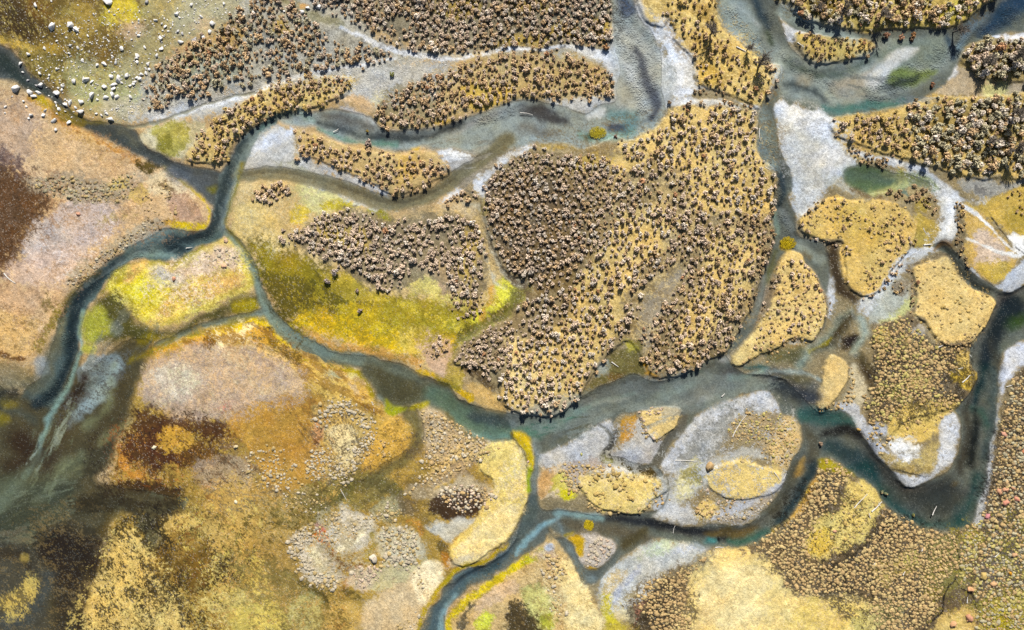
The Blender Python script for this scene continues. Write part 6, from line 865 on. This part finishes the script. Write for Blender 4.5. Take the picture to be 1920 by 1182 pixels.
LOGS = [  # ends in photo pixels, half thickness m, forks, label
(625,248,635,242,.13,2,"short forked white branch stranded in the dark north river"),
(975,212,999,216,.10,0,"thin white pole in the dark shallows of the north river"),
(1424,241,1425,264,.13,0,"straight white log upright in the photo along the narrow channel's left bank"),
(1379,90,1397,99,.20,1,"grey fallen trunk on the grassy bank under the bare trees"),
(1493,82,1505,90,.14,2,"forked pale log on the leaf shaped river islet"),
(1470,62,1478,73,.09,0,"dark slender stick on the silt tip of the river islet"),
(9,513,31,532,.16,0,"long straight white log on the pale western bank"),
(349,466,361,464,.13,0,"small white log lying in the bend of the western river"),
(1432,314,1442,320,.12,0,"short white log at the upper right rim of the largest island"),
(1532,441,1532,454,.14,0,"pale stub log under the golden triangular island"),
(1730,428,1737,441,.11,0,"thin pale stick on the olive turf beside the triangular island"),
(1730,460,1746,459,.22,1,"thick short log at the mouth of the pale braided gravel"),
(697,753,701,760,.12,1,"small white branch at the left edge of the marsh pool"),
(701,766,702,773,.08,0,"tiny white stick just below the marsh pool branch"),
(1146,679,1159,688,.17,0,"brown grey log aground in the olive backwater"),
(1353,744,1359,738,.14,0,"short white stump in the open confluence"),
(1373,819,1401,775,.13,0,"long bleached pole slanting across the gravel island"),
(1265,863,1309,865,.13,0,"long bleached pole lying level on the gravel island's left edge"),
(1262,1000,1266,985,.07,0,"faint thin stick by the dark southern channel"),
(1755,652,1764,648,.13,1,"pale forked branch at the top of the eastern tussock isle"),
(1813,661,1821,669,.12,0,"white stick on the bank of the right river's inner bend"),
(1731,681,1738,685,.14,0,"white chunk of wood amid the brown tussocks"),
(1794,692,1803,689,.09,1,"twiggy pale branch on the small golden terrace"),
(1801,717,1816,703,.17,1,"curved white log on the golden terrace by the right river"),
(1885,725,1898,721,.11,1,"grey stick on the right bank facing the golden terrace"),
(1450,885,1460,899,.12,0,"grey log at the lower right end of the pole island, left of a pair"),
(1468,900,1474,887,.12,0,"grey log at the lower right end of the pole island, right of a pair"),
(639,917,651,938,.08,0,"thin white stick on the olive shallows of the orange flats"),
(1341,1027,1357,1027,.12,0,"white pole across the head of the big pale meadow"),
(1601,952,1626,926,.14,0,"long slim white log on the pale oval meadow"),
(1633,959,1652,940,.20,3,"bundle like branching white log near the dark pool on the oval meadow"),
(1628,962,1631,972,.14,0,"grey stub beside the branching log on the oval meadow"),
(1748,966,1756,949,.15,0,"crooked white log standing out of the dark teal pool"),
(1864,1044,1872,1036,.13,0,"white stick on the dark wet hollow of the marsh"),
(1812,1130,1813,1119,.14,0,"white stick beside the lower drainage crack"),
(1727,1033,1729,1026,.16,0,"white wood chip at the right of the tussock field"),
(1692,1078,1696,1071,.14,0,"white wood chip below the small green meadow patch"),
(1638,1058,1640,1054,.13,0,"tiny white wood chip left of the small green meadow patch"),
]
for i, (xa, ya, xb, yb, w, fk, lab) in enumerate(LOGS):
    if not lab: continue
    (ax, ay), (bx, by) = px(xa, ya), px(xb, yb)
    L = math.hypot(bx-ax, by-ay)
    o = link('driftwood_log', log_mesh(L, w*.72, 700+i, fk), label=lab, category='log', group='bleached driftwood on the delta')
    cx, cy = (xa+xb)/2, (ya+yb)/2
    o.location = ((ax+bx)/2, (ay+by)/2, max(0.0, float(ground_z(cx, cy)))-.02); o.rotation_euler = (0, 0, math.atan2(by-ay, bx-ax))

# ------------------------------------------------------------------ bare grey trees: trunk and a crown of boughs and twigs
def bare_tree(x, y, h, seed, lab, tone=1.0, spread=.55):
    g = np.random.default_rng(seed)
    root = link('bare_tree', None, label=lab, category='tree', group='leafless grey trees of the river banks')
    wx, wy = px(x, y); root.location = (wx, wy, float(ground_z(x, y)))
    parts = {'trunk': ([], []), 'crown': ([], [])}
    def limb(p, d, L, r, lvl):
        V, F = parts['trunk' if lvl == 0 else 'crown']
        n = 6 if lvl < 2 else 3; seg = 4 if lvl < 2 else 2
        P = [p]; q = p.copy(); dd = d
        for s in range(seg):
            dd = unit(dd+g.normal(size=3)*.13+np.array([0, 0, .06])); q = q+dd*L/seg; P.append(q)
        for i, c in enumerate(P):
            rr = r*(1-.6*i/seg); t = dd; u = unit(np.cross(t, [.3, .9, .2])); v = np.cross(u, t); a = np.arange(n)*6.2832/n
            k = len(V); V.extend(list(c+rr*(np.cos(a)[:, None]*u+np.sin(a)[:, None]*v)))
            if i: F.extend([[k-n+j, k-n+(j+1) % n, k+(j+1) % n, k+j] for j in range(n)])
        if lvl < 3:
            m = [12, 8, 8][lvl]
            for b in range(m):
                f = g.uniform(.35 if lvl == 0 else .15, 1.0); base = P[min(int(f*seg), seg)]
                a = g.uniform(0, 6.283); e = g.uniform(.35, 1.1) if lvl == 0 else g.uniform(.1, 1.2)
                out = np.array([math.cos(a)*math.cos(e), math.sin(a)*math.cos(e), math.sin(e)])
                nd = unit(out*spread*1.5+dd*.55)
                limb(base, nd, L*[.62, .55, .5][lvl]*g.uniform(.7, 1.15), max(.016, r*[.45, .45, .6][lvl]), lvl+1)
    limb(np.zeros(3), unit(np.array([g.normal()*.08, g.normal()*.08, 1])), h*.55, h*.030, 0)
    for nm, (V, F) in parts.items():
        me = mesh_np(nm, np.array(V), np.array(F), M_bark); o = link(nm, me, root); t = tone*(.8 if nm == 'trunk' else 2.1); o.color = (t, t*.97, t*.95, 1)
TREES = [
(1330,68,6.5,"grey bare tree with a long dark shadow on the golden bank, left of a pair",1.),
(1420,128,7.0,"largest grey bare tree leaning toward the water at the tip of the golden bank",1.),
(1399,96,4.5,"small grey bare tree beside the fallen trunk on the golden bank",1.),
(1574,34,6.5,"grey bare tree over the dark shaded turf on the north bank",1.1),
(1648,36,6.0,"pale bare tree on the north bank among stout willows",1.2),
(1524,22,5.5,"grey bare tree at the left end of the north bank turf",.9),
(1788,60,5.5,"bare tree leaning over the blue river from the north bank's right end",.8),
(1838,122,6.0,"pale bare tree with a wide crown in the thicket below the deep blue pool",1.3),
(1888,118,7.0,"tall bare tree at the right margin of the thicket below the deep blue pool",.8),
(1893,215,7.0,"bare tree at the upper right corner of the eastern thicket",.9),
(1884,285,7.0,"dark bare tree low in the right corner of the eastern thicket",.75),
(1846,268,5.0,"pale bare tree amid the broad grey green willows of the eastern thicket",1.2),
]
for i, (x, y, h, lab, tn) in enumerate(TREES): bare_tree(x, y, h, 900+i, lab, tn)

# ------------------------------------------------------------------ single plants and mounds that stand alone
def solo(name, V, F, T, matl, x, y, r, hf, tint, lab, cat, grp=None, dz=-.03, seed=0):
    o = link(name, mesh_np(name, V, F, matl, tint=np.repeat(T[:, None], 3, 1)), label=lab, category=cat)
    if grp: o['group'] = grp
    wx, wy = px(x, y); o.location = (wx, wy, max(-.25, float(ground_z(x, y)))+dz); o.rotation_euler = (0, 0, seed*1.7)
    o.scale = (r, r, r*hf); o.color = (*(lin(tint)/GAIN), 1)
SOLO_SHRUB = [
(1661,68,8,1,'b98a6a',"rust willow bush standing in the shallow river off the north bank"), (1712,66,7,1,'b9885a',"rust willow bush in the water near the two smaller stems"), (1709,74,5,1,'b08a68',"low rust clump in the water under the north bank"), (1689,70,7,1,'c09070',"round rust willow bush alone in the north river's edge"),
(1747,160,6,1.1,'c08a66',"lone reddish bush in the shallows under the green algae"), (1717,188,5,1,'b59a70',"small bush at the tip of the eastern thicket's shore"), (1153,258,5,1.2,'cfae98',"small pale bush leaning out over the teal pool"),
(689,246,4,.9,'c2a550',"small yellow tuft alone in the dark north river"), (692,270,9,1.1,'cdb3a0',"pale willow bush at the top edge of the islet below the north river"), (1254,193,5,1,'a58a6a',"lone bush at the root of the pale gravel track"),
(1135,92,8,1,'c09062',"rust willow bush alone on the pale gravel by the north arm"), (1000,141,6,1,'9a9a5a',"olive bush alone on the pebbly northern flat") if False else (735,141,6,1,'9a9a5a',"olive bush alone on the pebbly northern flat"),
(615,528,7,1.2,'cfb9ac',"pale willow bush standing alone in the yellow marsh"), (671,545,5,1.1,'c5aa98',"small willow bush at the foot of the meadow thicket"), (676,584,6,1.1,'cdb3a6',"dark based willow bush in the lower yellow marsh"), (630,510,9,1.2,'d2bfb4',"broad pale willow bush at the ragged front of the meadow thicket"),
(1539,832,5,1,'c2a285',"lone pinkish bush in the middle of the eastern confluence"),
]
for i, (x, y, r, hf, tint, lab) in enumerate(SOLO_SHRUB):
    solo('willow_shrub', *SHRUBS[i % 8], M_shrub, x, y, r/10, hf*1.1, tint, lab, 'shrub', seed=i)
MOUNDS = [
(148,402,4.5,'d8a284',"pink mound alone on the lilac bank"), (327,523,4.5,'d59c7c',"pink mound on the grey patch of the yellow islet"), (421,500,5,'d9ae8a',"peach mound at the right of the yellow islet"), (424,452,5,'d5b090',"peach mound topping the tussocks by the river junction"),
(1884,918,6,'d5a07c',"peach mound on the wet right bank, upper of a pair"), (1872,922,6,'d09a76',"peach mound on the wet right bank, left of a pair") if False else (1872,922,6.5,'cf9a76',"peach mound on the wet right bank near the water"), (1884,942,7,'d8957a',"large salmon mound on the wet right bank"), (1905,936,6,'d8957a',"salmon mound at the far right of the wet bank"), (1850,968,6,'cf8a8a',"rose mound at the inner corner of the dark river bend"), (1866,978,5.5,'c9ae7a',"tan mound beside the rose mound"), (1864,983,5,'c0a56a',"olive mound below the rose mound") if False else (1867,988,5,'bca868',"olive mound two below the rose mound"), (1898,915,4.5,'cf9c78',"small peach mound near the right margin"), (1886,904,5,'d0ae7c',"pale mound topmost on the wet right bank"),
(1818,1105,6.5,'dca878',"peach mound by the crossing of the drainage cracks"), (1843,1080,8,'cfb16c',"big golden mound in the dark marsh hollow"), (1861,1095,7,'d3a678',"peach mound right of the big golden mound"), (1893,1075,4,'d79a30',"small orange mound in the dark marsh hollow"), (1901,1040,6,'cfa47a',"peach mound at the right margin of the marsh"),
(1816,1158,8,'d39a78',"salmon mound on the golden knoll by the bottom edge, right of a pair"), (1786,1170,7,'d3a276',"salmon mound on the golden knoll by the bottom edge, left of a pair"),
(1881,815,6,'cf9a80',"salmon mound on the right bank across from the white silt"), (1918,846,5,'cf8a62',"rust mound at the right margin of the tussock bank"), (1610,806,4,'bf9a58',"golden clump at the waterside of the pale silt"), (1655,924,4,'c5a578',"small tan clump in the dark pool, left of a pair"), (1663,927,4,'c5a578',"small tan clump in the dark pool, right of a pair"), (1714,967,3.5,'b59a5a',"small tan clump at the pool's southern shore"),
(1564,990+6,4,'cf9f7c',"peach mound on the left half of the oval meadow"), (1090,872-20,3,'b5b06a',"tiny olive tuft on the white gravel point"), (443,838,4.5,'d8c59a',"pale stone like mound on the dark brown flats"), (443,941,4,'f0e2c0',"white mound on the golden flats"), (290,839,4.5,'e8dcb8',"white mound by the ragged gold patch"), (700,1047,9,'d2c4ae',"large grey mound among the pale hummocks"), (990,866,3,'d0b0a0',"tiny pink mound on the yellow reed strip"),
(1391,883-17,4.5,'b59f70',"lone tan clump in the grey gravel of the pole island"), (1330,874,9,'c0a070',"wide tan clump at the end of the level bleached pole"),
]
for i, (x, y, r, tint, lab) in enumerate(MOUNDS):
    V, F, T = TUSS[i % 3 if i % 3 < 2 else 0]
    solo('grass_mound', V, F, T, M_tuss, x, y, r/10, .9, tint, lab, 'mound', 'single mounds on the delta', seed=i)
def weed(x, y, rx, ry, tint, lab, seed):
    g = np.random.default_rng(seed); VV, FF, TT, k = [], [], [], 0
    for i in range(420):
        a, q = g.uniform(0, 6.283), math.sqrt(g.uniform()); p = np.array([math.cos(a)*q*rx, math.sin(a)*q*ry, .03+.12*(1-q*q)+g.uniform(0, .08)])/1.0
        u = unit(np.array([g.normal(), g.normal(), g.normal()*.25])); v = unit(np.cross(u, [0, 0, 1.])+g.normal(size=3)*.25); L, w_ = g.uniform(.10, .26), g.uniform(.02, .05)
        VV.append(np.array([p-u*L-v*w_, p+u*L-v*w_*.3, p+u*L+v*w_*.3, p-u*L+v*w_])); FF.append(np.array([[k, k+1, k+2, k+3]])); TT.append(np.full(4, g.uniform(.55, 1.35))); k += 4
    o = link('water_weed', mesh_np('water_weed', np.concatenate(VV), np.concatenate(FF), M_tuss, tint=np.repeat(np.concatenate(TT)[:, None], 3, 1)), label=lab, category='water weed', group='yellow weed mats in the channels')
    wx, wy = px(x, y); o.location = (wx, wy, max(0, float(ground_z(x, y)))); o.color = (*(lin(tint)/GAIN), 1)
for i, w_ in enumerate([(1121,249,1.6,1.1,'b3a22c',"yellow weed mat in the teal pool of the north river"), (1477,456,1.5,1.1,'bfa414',"olive yellow weed mat above the long golden isle"), (1104,985,.9,1.0,'c8ae1c',"small yellow weed mat above the southern islet")]):
    weed(*w_, 1200+i)
